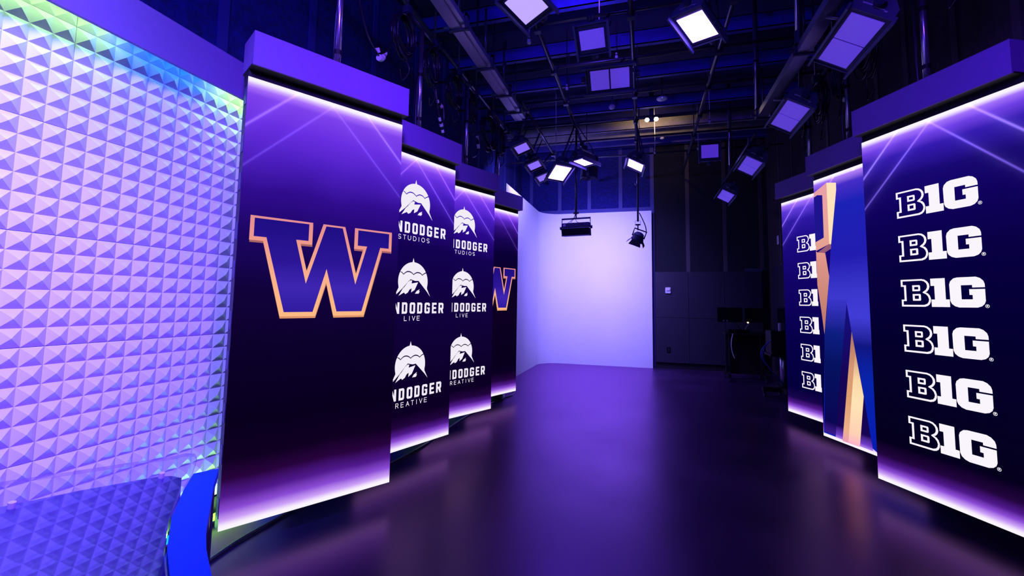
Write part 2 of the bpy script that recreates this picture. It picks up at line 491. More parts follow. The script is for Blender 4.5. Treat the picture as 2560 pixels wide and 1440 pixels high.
def pyramid_panel(rows=6):
    bm = bmesh.new()
    g = 0.0012
    for i in range(6):
        for j in range(rows):
            y0 = i * C + (g if i == 0 else 0); y1 = (i + 1) * C - (g if i == 5 else 0)
            z0 = j * C + (g if j == 0 else 0); z1 = (j + 1) * C - (g if j == rows - 1 else 0)
            a = [bm.verts.new((0, y, z)) for y, z in ((y0, z0), (y1, z0), (y1, z1), (y0, z1))]
            p = bm.verts.new((HP, (y0 + y1) / 2, (z0 + z1) / 2))
            for k in range(4):
                bm.faces.new((a[k], a[(k + 1) % 4], p))
    bmesh.ops.remove_doubles(bm, verts=bm.verts, dist=1e-5)
    # side skirt and back so that the panel is a solid sheet
    v = [bm.verts.new((x, y, z)) for x in (-.012, 0) for y, z in ((g, g), (.5 - g, g), (.5 - g, rows * C - g), (g, rows * C - g))]
    bm.faces.new(v[:4])
    for k in range(4):
        bm.faces.new((v[k], v[(k + 1) % 4], v[4 + (k + 1) % 4], v[4 + k]))
    return bm


pw = thing('pyramid_wall', 'bright feature wall of white pyramid panels behind the desk', 'feature wall', (XW, 0, 0))
link('backing', B().box(-.10, -.013, -1.1, 2.92, 0.13, 2.81), M_black, pw)
p0 = None
for i in range(8):
    for j in range(5):
        if p0 is None:
            p0 = link('wall_panel', pyramid_panel(), M_foam, pw); p = p0
        else:
            p = p0.copy(); COL.objects.link(p)
        p.location = (0, -1.1 + i * 0.5, 0.135 + j * 0.5)
for i in range(8):
    q = link('wall_panel', pyramid_panel(2), M_foam, pw) if i == 0 else q0.copy()
    if i == 0: q0 = q
    else: COL.objects.link(q)
    q.location = (0, -1.1 + i * 0.5, 2.635)
link('plinth', B().box(-.10, .01, -1.1, 2.92, 0, 0.13), M_black, pw)

t = thing('header_fascia', 'long plain painted fascia board running above the pyramid wall', 'fascia', (-2.45, 0, 2.63))
link('board', B().box(-.02, 0.0, -1.1, 2.36, 0.0, 0.232), M_dry, t)
link('top_board', B().box(-.384, -.02, -1.1, 2.36, 0.212, 0.232), M_dry, t)
link('end_board', B().box(-.02, .001, 2.36, 2.43, -.01, 0.236), M_dry, t)

# colour strips: one hidden behind the fascia, one along the floor behind the screens
E_green = emit('strip_green', (120, 255, 60), 5.0); E_cyan = emit('strip_blue', (10, 100, 255), 5.0); E_wht = emit('strip_white', (225, 215, 255), 6.0)


def strip(name, label, x, z, segs, aim, wide, P):
    t = thing(name, label, 'LED strip', (x, segs[0][0], z))
    link('channel', B().box(-.012, .012, 0, segs[-1][1] - segs[0][0], -.012, 0), M_alu, t)
    for a, c, kind, pw_ in segs:
        em = {'g': E_green, 'b': E_cyan, 'w': E_wht}[kind]
        colr = {'g': (0.45, 1.0, 0.30), 'b': (0.01, 0.12, 1.0), 'w': (0.5, 0.42, 1.0)}[kind]
        link('diode_run', B().box(-.006, .013, a - segs[0][0], c - segs[0][0], -.004 if aim[2] < 0 else 0, .004 if aim[2] < 0 else .035), em, t)
        if pw_:
            m = (a + c) / 2
            area('strip_glow', (x + .001, m, z + (0.02 if aim[2] > 0 else -.03)), (x + aim[0], m + aim[1], z + aim[2]), (c - a) if True else 0, wide, pw_, colr)
    return t


strip('floor_led_strip', 'colour LED strip on the floor along the left wall behind the screens', -2.50, 0.03,
      ((1.5, 2.0, 'b', 1.5), (2.0, 2.6, 'g', 10.0), (2.6, 3.15, 'b', 4), (3.15, 3.65, 'g', 4), (3.65, 4.5, 'b', 4), (4.5, 4.95, 'g', 4), (4.95, 5.6, 'b', 4), (5.6, 5.95, 'g', 3), (5.95, 6.6, 'b', 3)), (0.05, 0, 1), .03, 1)
strip('fascia_led_strip', 'colour LED strip hidden behind the fascia above the pyramid wall', -2.49, 2.735,
      ((0.9, 1.55, 'g', 1.2), (1.55, 2.1, 'b', 1.6), (2.1, 2.75, 'g', 1.6)), (-0.12, 0, -1), .02, -1)

# ------------------------------------------------------------------ news desk
DT = math.radians(10)
DN = Vector((math.sin(DT), 0, math.cos(DT)))
DP = Vector((-1.54, 1.27, 0.74))


def dz(x, y, off=0.0):
    return DP.z - (x - DP.x) * math.tan(DT) + off / math.cos(DT)


def slab(b, pts, top, thick):
    b.prism([(x, y, dz(x, y, top)) for x, y in pts], [(x, y, dz(x, y, top - thick)) for x, y in pts])


desk = thing('news_desk', 'curved blue presenter desk with a clear top in the bottom left corner', 'desk', (-1.2, 0.8, 0))


def rel(o):
    o.matrix_parent_inverse = Matrix.Translation((1.2, -0.8, 0))
    return o


right_edge = [(-1.548, 1.296), (-1.472, 1.200), (-1.368, 1.084), (-1.246, 0.981), (-1.145, 0.914), (-1.042, 0.852), (-0.90, 0.765), (-0.76, 0.66)]
front_edge = [(-1.515, 1.374), (-1.43, 1.28), (-1.338, 1.193), (-1.243, 1.098), (-1.166, 1.035), (-1.064, 0.966), (-0.944, 0.896), (-0.82, 0.81), (-0.68, 0.70)]
glass_out = [(-2.16, 0.13), (-1.98, 0.60), (-1.871, 0.942), (-1.781, 1.151), (-1.700, 1.345), (-1.692, 1.385), (-1.668, 1.402), (-1.640, 1.388), (-1.605, 1.355)] + right_edge + [(-0.85, 0.35), (-1.2, 0.13)]
counter = [(-2.04, 0.15), (-1.87, 0.58), (-1.754, 0.887), (-1.702, 1.048), (-1.625, 1.235), (-1.60, 1.262), (-1.565, 1.272)] + [(x - .002, y - .002) for x, y in right_edge[1:]] + [(-0.87, 0.36), (-1.2, 0.15)]
b = B(); slab(b, counter, -0.014, 0.035)
rel(link('counter', b, M_counter, desk))
b = B(); slab(b, glass_out, 0.0, 0.012)
gt = rel(link('glass_top', b, M_glass, desk))
gt.data.materials.append(M_glassedge)
for p in gt.data.polygons:
    if abs(p.normal.dot(DN)) < 0.6: p.material_index = 1
tag(gt, 'clear acrylic sheet with rounded corner', None)
b = B(); slab(b, [(x + .004, y + .002) for x, y in right_edge] + front_edge[::-1], -0.002, 0.03)
rel(link('ledge', b, M_blue, desk))
b = B()
b.prism([(x - .01, y - .006, dz(x, y, -.034)) for x, y in front_edge] + [(x - .03, y - .03, dz(x, y, -.034)) for x, y in front_edge[::-1]],
        [(x - .01, y - .006, 0) for x, y in front_edge] + [(x - .03, y - .03, 0) for x, y in front_edge[::-1]])
rel(link('front_panel', b, M_blackgloss, desk))
for (x, y) in ((-1.512, 1.345), (-1.46, 1.285)):
    b = B().box(x - .012, x + .004, y - .004, y + .012, 0, dz(x, y, -.04))
    rel(link('front_post', b, M_chrome if False else M_pipe, desk))
b = B()
b.prism([(-1.90, .3, .70), (-1.72, .9, .70), (-1.62, 1.18, .70), (-1.35, 1.0, .66), (-1.1, .84, .62), (-.95, .4, .58)], [(-1.90, .3, 0), (-1.72, .9, 0), (-1.62, 1.18, 0), (-1.35, 1.0, 0), (-1.1, .84, 0), (-.95, .4, 0)])
rel(link('base', b, M_black, desk))
for x, y in ((-1.611, 1.235), (-1.727, 0.90)):
    q = Vector((x, y, dz(x, y, 0)))
    b = B().cyl(q - DN * .016, q + DN * .003, .009, n=16)
    rel(link('standoff', b, M_plug, desk, smooth=False))

# ------------------------------------------------------------------ flat picture shapes for the LED screens
def poly_mesh(loops, z_off):
    """closed loops (x, z) with even-odd holes -> thin mesh facing local -Y"""
    cu_ = bpy.data.curves.new('tmp', 'CURVE'); cu_.dimensions = '2D'; cu_.fill_mode = 'BOTH'; cu_.extrude = 0.0004
    for lp in loops:
        sp = cu_.splines.new('POLY'); sp.points.add(len(lp) - 1)
        for p, (x, z) in zip(sp.points, lp):
            p.co = (x, z, 0, 1)
        sp.use_cyclic_u = True
    o = bpy.data.objects.new('tmp', cu_); COL.objects.link(o)
    dg = bpy.context.evaluated_depsgraph_get()
    me = bpy.data.meshes.new_from_object(o.evaluated_get(dg))
    bpy.data.objects.remove(o); bpy.data.curves.remove(cu_)
    for v in me.vertices:
        x, z, d = v.co
        v.co = (x, -z_off - d, z)
    return me


def graphic(name, loops, m, parent, layer=1, dx=0, dz_=0):
    me = poly_mesh([[(x + dx, z + dz_ + 0.1328) for x, z in lp] for lp in loops], 0.0006 + 0.0012 * layer)
    me.materials.clear(); me.materials.append(m); me.name = name
    o = bpy.data.objects.new(name, me); COL.objects.link(o); o.parent = parent
    return o


def arc(cx, cz, r, a0, a1, n=16, rz=None):
    rz = rz or r
    return [(cx + r * math.cos(math.radians(a0 + (a1 - a0) * k / n)), cz + rz * math.sin(math.radians(a0 + (a1 - a0) * k / n))) for k in range(n + 1)]


# the block W
W_out = [(0.0563, 1.7015), (0.4042, 1.7015), (0.4042, 1.564), (0.336, 1.564), (0.3799, 1.4016), (0.4682, 1.7015), (0.6093, 1.7015), (0.6959, 1.401), (0.7392, 1.5655), (0.6756, 1.5655), (0.6756, 1.703), (0.9466, 1.704), (0.9466, 1.569), (0.8765, 1.569), (0.761, 1.13), (0.5578, 1.128), (0.5027, 1.3364), (0.444, 1.1277), (0.2405, 1.1265), (0.1286, 1.5597), (0.0563, 1.5597)]
W_in = [(0.0782, 1.6880), (0.3812, 1.6895), (0.3812, 1.5860), (0.3088, 1.5860), (0.3787, 1.3234), (0.4865, 1.6895), (0.5927, 1.6900), (0.6939, 1.3301), (0.7655, 1.5885), (0.6993, 1.5885), (0.6993, 1.6910), (0.9252, 1.6910), (0.9252, 1.5885), (0.8613, 1.5885), (0.7446, 1.1562), (0.577, 1.1550), (0.5009, 1.4209), (0.428, 1.1528), (0.2616, 1.1515), (0.1448, 1.5825), (0.0782, 1.5825)]
E_gold = emit_ramp('logo_gold', ((1.1, (255, 188, 130)), (1.35, (250, 178, 140)), (1.6, (236, 150, 142)), (1.72, (225, 140, 150))))
E_goldd = emit_ramp('logo_gold_side', ((1.1, (225, 150, 105)), (1.6, (165, 95, 100))))
E_purp = emit_ramp('logo_purple', ((1.1, (42, 22, 150)), (1.3, (62, 38, 178)), (1.45, (44, 22, 150)), (1.72, (28, 12, 128))))


def big_w(par):
    e = graphic('emblem', [W_out], E_gold, par, 2)
    lo = [(x + .002, z - .012) for x, z in W_out]
    s = graphic('emblem_side', [lo], E_goldd, e, 1)
    f = graphic('emblem_face', [W_in], E_purp, e, 3)


# mountain and sun badge
def badge_loops():
    cx, cz, r = 0.506, 1.396, 0.168
    wave = [(0.36, 1.4768), (0.378, 1.467), (0.3939, 1.4537), (0.404, 1.462), (0.418, 1.4713), (0.432, 1.478), (0.4465, 1.480), (0.462, 1.479), (0.476, 1.4749), (0.492, 1.467), (0.5064, 1.4563), (0.518, 1.465), (0.5302, 1.4713), (0.545, 1.4765), (0.5602, 1.4773), (0.575, 1.475), (0.5883, 1.4707), (0.5985, 1.464), (0.6086, 1.4569), (0.619, 1.465), (0.6306, 1.472), (0.6502, 1.4804)]
    aR = math.degrees(math.atan2(1.4850 - cz, 0.6502 - cx)); aL = 180 - aR + 3
    top = arc(cx, cz, r, aR, 88, 14) + [(0.5107, 1.565), (0.500, 1.600), (0.4905, 1.565)] + arc(cx, cz, r, 96, aL, 14)
    up = top + [(x, z + .0048) for x, z in wave]
    lo = [(x, z - .0048) for x, z in wave]
    a1 = aR - 4
    right = arc(cx, cz, r, a1, -15, 12)
    left = arc(cx, cz, r, 196, aL + 3, 12)
    low = lo + right + [(0.6690, 1.338), (0.7085, 1.2702), (0.672, 1.3095), (0.5662, 1.405), (0.5278, 1.4028), (0.4734, 1.4149), (0.4403, 1.3857), (0.3881, 1.3355), (0.298, 1.261), (0.3239, 1.3019), (0.3452, 1.3388)] + left
    snow = [(0.348, 1.2702), (0.3909, 1.3316), (0.4107, 1.3483), (0.4429, 1.3858), (0.4711, 1.4054), (0.4926, 1.4044), (0.4857, 1.3788), (0.5612, 1.392), (0.5232, 1.3238), (0.4854, 1.3023), (0.4891, 1.3382), (0.4657, 1.3261), (0.4469, 1.2993), (0.4204, 1.2857), (0.4052, 1.2993)]
    sn2 = [(0.5822, 1.3319), (0.5729, 1.3163), (0.5841, 1.3133), (0.57, 1.293), (0.5284, 1.2924), (0.5481, 1.3155)]
    return [up, low, snow, sn2]


def heavy(ch, x, w, z, h):
    """one heavy chamfered capital as loops"""
    t = min(.0205, w * .34); c = .011; tv = .0185
    X = lambda *p: [(x + a, z + b_) for a, b_ in p]
    if ch == 'D':
        return [X((0, 0), (w - c, 0), (w, c), (w, h - c), (w - c, h), (0, h)), X((t, tv), (w - t, tv), (w - t, h - tv), (t, h - tv))]
    if ch == 'O':
        return [X((c, 0), (w - c, 0), (w, c), (w, h - c), (w - c, h), (c, h), (0, h - c), (0, c)), X((t, tv), (w - t, tv), (w - t, h - tv), (t, h - tv))]
    if ch == 'G':
        return [X((c, 0), (w - c, 0), (w, c), (w, h * .56), (w * .5, h * .56), (w * .5, h * .42), (w - t, h * .42), (w - t, tv), (t, tv), (t, h - tv), (w - t, h - tv), (w - t, h * .70), (w, h * .70), (w, h - c), (w - c, h), (c, h), (0, h - c), (0, c))]
    if ch == 'E':
        return [X((0, 0), (w, 0), (w, tv), (t, tv), (t, h * .41), (w * .9, h * .41), (w * .9, h * .60), (t, h * .60), (t, h - tv), (w, h - tv), (w, h), (0, h))]
    if ch == 'R':
        return [X((0, 0), (t, 0), (t, h * .36), (w * .42, h * .36), (w - t * .9, 0), (w, 0), (w * .84, h * .36), (w, h * .47), (w, h - c), (w - c, h), (0, h)), X((t, h * .53), (w - t, h * .53), (w - t, h - tv), (t, h - tv))]
    if ch == 'N':
        return [X((0, 0), (t, 0), (t, h * .6), (w - t, 0), (w, 0), (w, h), (w - t, h), (w - t, h * .4), (t, h), (0, h))]
    if ch == 'U':
        return [X((c, 0), (w - c, 0), (w, c), (w, h), (w - t, h), (w - t, tv), (t, tv), (t, h), (0, h), (0, c))]
    if ch == 'S':
        return [X((c, 0), (w - c, 0), (w, c), (w, h * .5), (w - c, h * .59), (t, h * .59), (t, h - tv), (w - t, h - tv), (w - t, h * .72), (w, h * .72), (w, h - c), (w - c, h), (c, h), (0, h - c), (0, h * .5), (c, h * .41), (w - t, h * .41), (w - t, tv), (t, tv), (t, h * .28), (0, h * .28), (0, c))]


WORD = [('S', .129, .060), ('U', .2155, .060), ('N', .300, .0608), ('D', .3888, .0585), ('O', .4746, .0617), ('D', .5608, .0584), ('G', .6474, .0634), ('E', .7389, .056), ('R', .821, .063)]


def strokes(ch, x, w, h):
    e = .0
    L = {'I': [[(w / 2, 0), (w / 2, h)]], 'L': [[(0, h), (0, 0), (w, 0)]], 'T': [[(0, h), (w, h)], [(w / 2, h), (w / 2, 0)]],
         'V': [[(0, h), (w / 2, 0), (w, h)]], 'A': [[(0, 0), (w / 2, h), (w, 0)], [(w * .2, h * .35), (w * .8, h * .35)]],
         'E': [[(w, h), (0, h), (0, 0), (w, 0)], [(0, h * .52), (w * .9, h * .52)]],
         'U': [[(0, h), (0, h * .35)] + [(w / 2 - w / 2 * math.cos(t * PI / 8), h * .35 - h * .35 * math.sin(t * PI / 8)) for t in range(1, 8)] + [(w, h * .35), (w, h)]],
         'D': [[(0, 0), (0, h), (w * .45, h)] + [(w * .45 + w * .55 * math.sin(t * PI / 8), h / 2 + h / 2 * math.cos(t * PI / 8)) for t in range(1, 8)] + [(w * .45, 0), (0, 0)]],
         'O': [[(w / 2 + w / 2 * math.cos(t * PI / 8), h / 2 + h / 2 * math.sin(t * PI / 8)) for t in range(17)]],
         'C': [[(w / 2 + w / 2 * math.cos(t * PI / 8), h / 2 + h / 2 * math.sin(t * PI / 8)) for t in range(2, 15)]],
         'S': [[(w / 2 + w / 2 * math.cos(math.radians(a)), h * .74 + h * .26 * math.sin(math.radians(a))) for a in range(30, 271, 24)] + [(w / 2 + w / 2 * math.cos(math.radians(a)), h * .24 + h * .24 * math.sin(math.radians(a))) for a in range(84, -151, -24)]],
         'R': [[(0, 0), (0, h), (w * .6, h)] + [(w * .6 + w * .36 * math.sin(t * PI / 6), h * .74 + h * .26 * math.cos(t * PI / 6)) for t in range(1, 6)] + [(w * .6, h * .48), (0, h * .48)], [(w * .55, h * .48), (w, 0)]]}[ch]
    return [[(x + a, b_) for a, b_ in l] for l in L]


def caption_mesh(letters, z, h, parent, m):
    """thin sans letters drawn as strokes"""
    bm = bmesh.new(); hw = .0026; Y = -0.0018
    for ch, x, w in letters:
        for line in strokes(ch, x, w, h):
            for (a, b_) in zip(line, line[1:]):
                d = Vector((b_[0] - a[0], b_[1] - a[1])); 
                if d.length < 1e-6: continue
                d.normalize(); n = Vector((-d.y, d.x)) * hw; e = d * hw * .7
                q = [Vector(a) - e + n, Vector(b_) + e + n, Vector(b_) + e - n, Vector(a) - e - n]
                bm.faces.new([bm.verts.new((p.x, Y, p.y + z + .1328)) for p in q])
    return link('caption', bm, m, parent)


STUD = [('S', .3213, .029), ('T', .3764, .028), ('U', .4291, .031), ('D', .4887, .033), ('I', .5500, .008), ('O', .5854, .038), ('S', .6488, .030)]
LIVE = [('L', .4180, .026), ('I', .4720, .008), ('V', .5065, .032), ('E', .5622, .028)]
CREA = [('C', .284, .032), ('R', .3602, .027), ('E', .4158, .027), ('A', .4717, .032), ('T', .5281, .027), ('I', .584, .008), ('V', .6215, .031), ('E', .6772, .029)]


def badges(par):
    for off, cap in ((0.691, STUD), (0.0, LIVE), (-0.7155, CREA)):
        graphic('emblem', badge_loops(), E_logo, par, 1, 0, off)
        w = []
        for ch, x, wd in WORD:
            w += heavy(ch, x, wd, 1.120, .0955)
        graphic('wordmark', w, E_logo, par, 1, 0, off)
        caption_mesh(cap, 1.0615 + off, .0365, par, E_logo)


def rnd(pts, r, n=5):
    out = []
    L = len(pts)
    for i, p in enumerate(pts):
        if isinstance(r, dict): rr = r.get(i, 0)
        else: rr = r
        if rr <= 0:
            out.append(p); continue
        a = Vector(pts[i - 1]); b_ = Vector(p); c = Vector(pts[(i + 1) % L])
        d1 = (a - b_).normalized() * rr; d2 = (c - b_).normalized() * rr
        for k in range(n + 1):
            t = k / n
            q = (b_ + d1) * (1 - t) ** 2 + b_ * 2 * t * (1 - t) + (b_ + d2) * t * t
            out.append((q.x, q.y))
    return out


B_out = [(0.2455, 1.4297), (0.3846, 1.4297), (0.4044, 1.425), (0.4211, 1.4126), (0.4312, 1.3967), (0.4338, 1.3773), (0.4291, 1.3607), (0.4172, 1.3455), (0.4070, 1.3392), (0.4214, 1.3338), (0.4328, 1.3195), (0.4389, 1.299), (0.4377, 1.2786), (0.4294, 1.2607), (0.4165, 1.2503), (0.3989, 1.2450), (0.2460, 1.2450), (0.2460, 1.2925), (0.2668, 1.2925), (0.2668, 1.3816), (0.2455, 1.3816)]
B_inn = [(0.2580, 1.4187), (0.384, 1.4189), (0.4013, 1.4134), (0.4143, 1.4012), (0.4196, 1.3868), (0.4187, 1.3713), (0.4105, 1.3573), (0.3896, 1.3422), (0.3894, 1.3383), (0.4111, 1.3263), (0.4226, 1.312), (0.4277, 1.2939), (0.4243, 1.2773), (0.4149, 1.2644), (0.3947, 1.2571), (0.2584, 1.2568), (0.2584, 1.2828), (0.2804, 1.2828), (0.2804, 1.3920), (0.2580, 1.3920)]
B_h1 = rnd([(0.323, 1.3895), (0.3743, 1.3895), (0.3743, 1.3494), (0.3232, 1.3494)], {1: .009, 2: .009})
B_h1i = [(0.3354, 1.3780), (0.3626, 1.3780), (0.3626, 1.3610), (0.3354, 1.3610)]
B_h2 = rnd([(0.323, 1.3302), (0.3764, 1.3302), (0.3764, 1.2850), (0.3232, 1.2850)], {1: .009, 2: .009})
B_h2i = [(0.336, 1.3192), (0.3632, 1.3192), (0.3632, 1.2973), (0.336, 1.2973)]
ONE = [(0.4420, 1.4292), (0.5292, 1.4292), (0.5292, 1.2928), (0.5510, 1.2928), (0.5510, 1.2447), (0.4425, 1.2447), (0.4425, 1.2927), (0.4643, 1.2927), (0.4643, 1.3815), (0.4420, 1.3815)]
GEE = [(0.5999, 1.4292), (0.7002, 1.4292), (0.7219, 1.4206), (0.7388, 1.4035), (0.7446, 1.3848), (0.7453, 1.3644), (0.6795, 1.3644), (0.6795, 1.3798), (0.6186, 1.3798), (0.6186, 1.2930), (0.6793, 1.2930), (0.6793, 1.3195), (0.6627, 1.3200), (0.6627, 1.3545), (0.7450, 1.3545), (0.7449, 1.2834), (0.7382, 1.265), (0.7236, 1.2511), (0.7011, 1.2434), (0.6028, 1.2430), (0.5793, 1.2507), (0.5624, 1.2652), (0.5546, 1.2836), (0.5535, 1.3871), (0.5597, 1.4066), (0.5786, 1.4242)]
REG = [arc(.7513, 1.2525, .0106, 0, 342, 19), arc(.7513, 1.2525, .0086, 0, 342, 19),
       [(.7475, 1.2470), (.7490, 1.2470), (.7490, 1.2515), (.7512, 1.2515), (.7538, 1.2470), (.7557, 1.2470), (.7530, 1.2520), (.7552, 1.2540), (.7552, 1.2565), (.7535, 1.2580), (.7475, 1.2580)]]


def b1g(par):
    for k in range(6):
        graphic('emblem', [B_out, B_inn, B_h1, B_h1i, B_h2, B_h2i, ONE, GEE] + REG, E_white, par, 1, 0, (2 - k) * .3090)


# ------------------------------------------------------------------ LED screens hanging in two rows
def led_lines(c1, c2):
    return ((1, 2.212, c1, .007), (1, 1.978, c2, .006), (-1, 3.212, c1, .007), (-1, 2.966, c2, .006))


TOPGLOW = [(2.40, (125, 65, 235)), (2.44, (165, 105, 250)), (2.465, (215, 180, 255)), (2.478, (246, 240, 252)), (2.5, (250, 244, 252))]
BOT = [(0.0, (250, 246, 252)), (0.022, (250, 240, 252)), (0.05, (205, 160, 248)), (0.10, (140, 75, 215)), (0.17, (80, 25, 140)), (0.26, (40, 4, 62)), (0.36, (16, 0, 34))]
BOT2 = [(0.0, (250, 246, 252)), (0.020, (250, 240, 252)), (0.045, (205, 160, 248)), (0.08, (140, 75, 215)), (0.12, (80, 25, 140)), (0.18, (34, 5, 62)), (0.28, (12, 0, 36))]
bg_w = emit_ramp('screen_violet_bright', BOT + [(0.55, (9, 0, 30)), (0.95, (12, 1, 42)), (1.3, (18, 2, 60)), (1.6, (28, 6, 98)), (1.85, (48, 12, 142)), (2.05, (76, 30, 192)), (2.25, (104, 46, 226))] + TOPGLOW, 'AUTO', led_lines((128, 96, 215), (88, 62, 160)), .12)
bg_m = emit_ramp('screen_violet_mid', BOT2 + [(0.40, (12, 0, 38)), (0.8, (16, 1, 52)), (1.3, (17, 1, 66)), (1.7, (19, 2, 80)), (2.0, (42, 10, 138)), (2.2, (68, 26, 188)), (2.34, (100, 46, 222))] + TOPGLOW, 'AUTO', led_lines((138, 84, 235), (124, 80, 225)), .1)
bg_d = emit_ramp('screen_violet_dark', BOT2 + [(0.40, (8, 0, 28)), (1.0, (13, 0, 34)), (1.5, (10, 0, 36)), (1.9, (11, 0, 54)), (2.1, (24, 4, 86)), (2.25, (48, 14, 125)), (2.36, (88, 38, 192))] + TOPGLOW, 'AUTO', led_lines((135, 82, 235), (90, 54, 165)), .1)
bg_b = emit_ramp('screen_navy', BOT2[:6] + [(0.28, (4, 0, 28)), (1.0, (4, 0, 44)), (1.6, (8, 0, 66)), (1.95, (16, 2, 94)), (2.15, (24, 8, 114)), (2.32, (52, 26, 176)), (2.40, (110, 62, 228)), (2.45, (160, 110, 250)), (2.468, (225, 200, 255)), (2.48, (248, 242, 252)), (2.5, (250, 244, 252))], 'AUTO', led_lines((150, 120, 240), (128, 98, 235)), .08)
bg_n = emit_ramp('screen_royal', BOT2[:5] + [(0.18, (24, 5, 76)), (0.30, (4, 0, 60)), (0.9, (7, 0, 74)), (1.5, (17, 3, 100)), (2.0, (27, 9, 128)), (2.25, (46, 24, 165)), (2.38, (92, 56, 215)), (2.45, (160, 110, 250)), (2.468, (225, 200, 255)), (2.48, (248, 242, 252)), (2.5, (250, 244, 252))], 'AUTO', led_lines((155, 115, 240), (135, 100, 235)), .08)


def led_panel(label, origin, ang, bg, pole_s, content, short):
    t = thing('led_screen', label, 'screen', (origin[0], origin[1], 0), (0, 0, math.radians(ang)), 'tall hanging LED screens')
    z0, z1 = 0.1328, 2.6328
    # tiles of the screen keep their faces 0.5 mm proud of the cabinet
    sc = link('screen', B().box(0.0, 1.0, -0.0005, 0.004, z0, z1), bg, t)
    link('cabinet', B().box(0.0, 1.0, 0.004, 0.075, z0, z1), M_cab, t)
    for k in range(5):
        for za, zb in ((.06, .16), (.34, .44)):
            link('side_latch', B().box(-0.003, 0, .012, .05, z0 + k * .5 + za, z0 + k * .5 + zb), M_clip, t)
    link('neck', B().box(0.002, 0.998, 0.004, 0.10, z1, 2.678), M_black, t)
    link('valance', B().box(0.0, 1.0, -0.078, -0.066, 2.678, 2.876), M_dry, t)
    v = B(); v.box(0, 1, -.066, .13, 2.678, 2.688)
    link('valance_underside', v, M_black, t)
    v = B(); v.box(0, .012, -.066, .13, 2.688, 2.876); v.box(.988, 1, -.066, .13, 2.688, 2.876); v.box(.012, .988, .118, .13, 2.688, 2.876)
    link('valance_side', v, M_dry, t)
    link('valance_top', B().box(.012, .988, -.066, .118, 2.866, 2.876), M_black, t)
    content(t)
    # the pole it hangs from, with tape bands and a short drop bar along the room
    R = Matrix.Rotation(math.radians(ang), 3, 'Z')
    q = R @ Vector((pole_s, 0.075, 0)) + Vector((origin[0], origin[1], 0))
    h = thing('screen_hanger', 'steel drop pole and short bar holding the %s' % short, 'hanger', (q.x, q.y, 2.876), (0, 0, 0), 'drop poles carrying the LED screens')
    link('pole', B().cyl((0, 0, -.004), (0, 0, .99), .021, n=14), M_chrome, h, smooth=True)
    link('cable', B().tube([(-.04, .02, .02), (-.045, .02, .32), (-.035, .03, .67), (-.028, .03, .98)], .009), M_rubber, h, smooth=True)
    for z in (.13, .55):
        link('tape_band', B().cyl((0, 0, z), (0, 0, z + .03), .025, n=14), M_black, h)
    link('drop_bar', B().cyl((0, -.30, 1.009), (0, .30, 1.009), .024, n=12), M_pipe, h, smooth=True)
    for s in (-1, 1):
        link('rod', B().cyl((0, s * .27, 1.03), (0, s * .27, 2.372), .011, n=10), M_pipe, h, smooth=True)
        link('clamp', B().box(-.035, .035, s * .27 - .035, s * .27 + .035, .975, 1.055), M_clip, h, bevel=.01)
    return t


def nothing(t):
    pass


E_sideb = emit('picture_gold_side', (255, 226, 188)); E_front = emit_ramp('picture_gold_front', ((0.0, (240, 175, 130)), (0.5, (214, 150, 112)), (1.1, (190, 122, 110)), (1.7, (222, 150, 138)), (1.9, (232, 165, 150)), (2.45, (232, 160, 170))))
E_inset = emit('picture_inset', (30, 20, 140)); E_under = emit('picture_gold_under', (150, 92, 118)); E_body = emit_ramp('picture_blue_body', ((0.0, (6, 28, 180)), (0.6, (8, 36, 172)), (0.9, (16, 22, 130)), (1.15, (64, 60, 214)), (1.35, (60, 56, 206)), (1.7, (34, 28, 176)), (2.2, (28, 34, 182)), (2.38, (70, 44, 200)), (2.46, (180, 130, 250))))
E_bodyd = emit_ramp('picture_blue_shade', ((0.05, (60, 25, 140)), (0.15, (10, 6, 84)), (0.7, (6, 18, 96)), (1.0, (14, 30, 130)), (1.3, (56, 52, 200))))
E_notch = emit_ramp('picture_notch', ((0.02, (190, 140, 250)), (0.06, (110, 60, 200)), (0.14, (22, 4, 84)), (0.6, (22, 5, 84)), (1.3, (22, 16, 130))))
E_goldlit = emit_ramp('picture_gold_lit', ((0.0, (252, 170, 205)), (0.12, (255, 208, 180)), (0.4, (255, 228, 182)), (0.6, (250, 214, 165)), (0.85, (198, 140, 108)), (1.05, (150, 96, 84))))
E_goldshade = emit_ramp('picture_gold_shade', ((0.0, (236, 150, 190)), (0.12, (236, 176, 140)), (0.4, (224, 160, 112)), (0.7, (214, 150, 116)), (1.05, (160, 104, 96))))


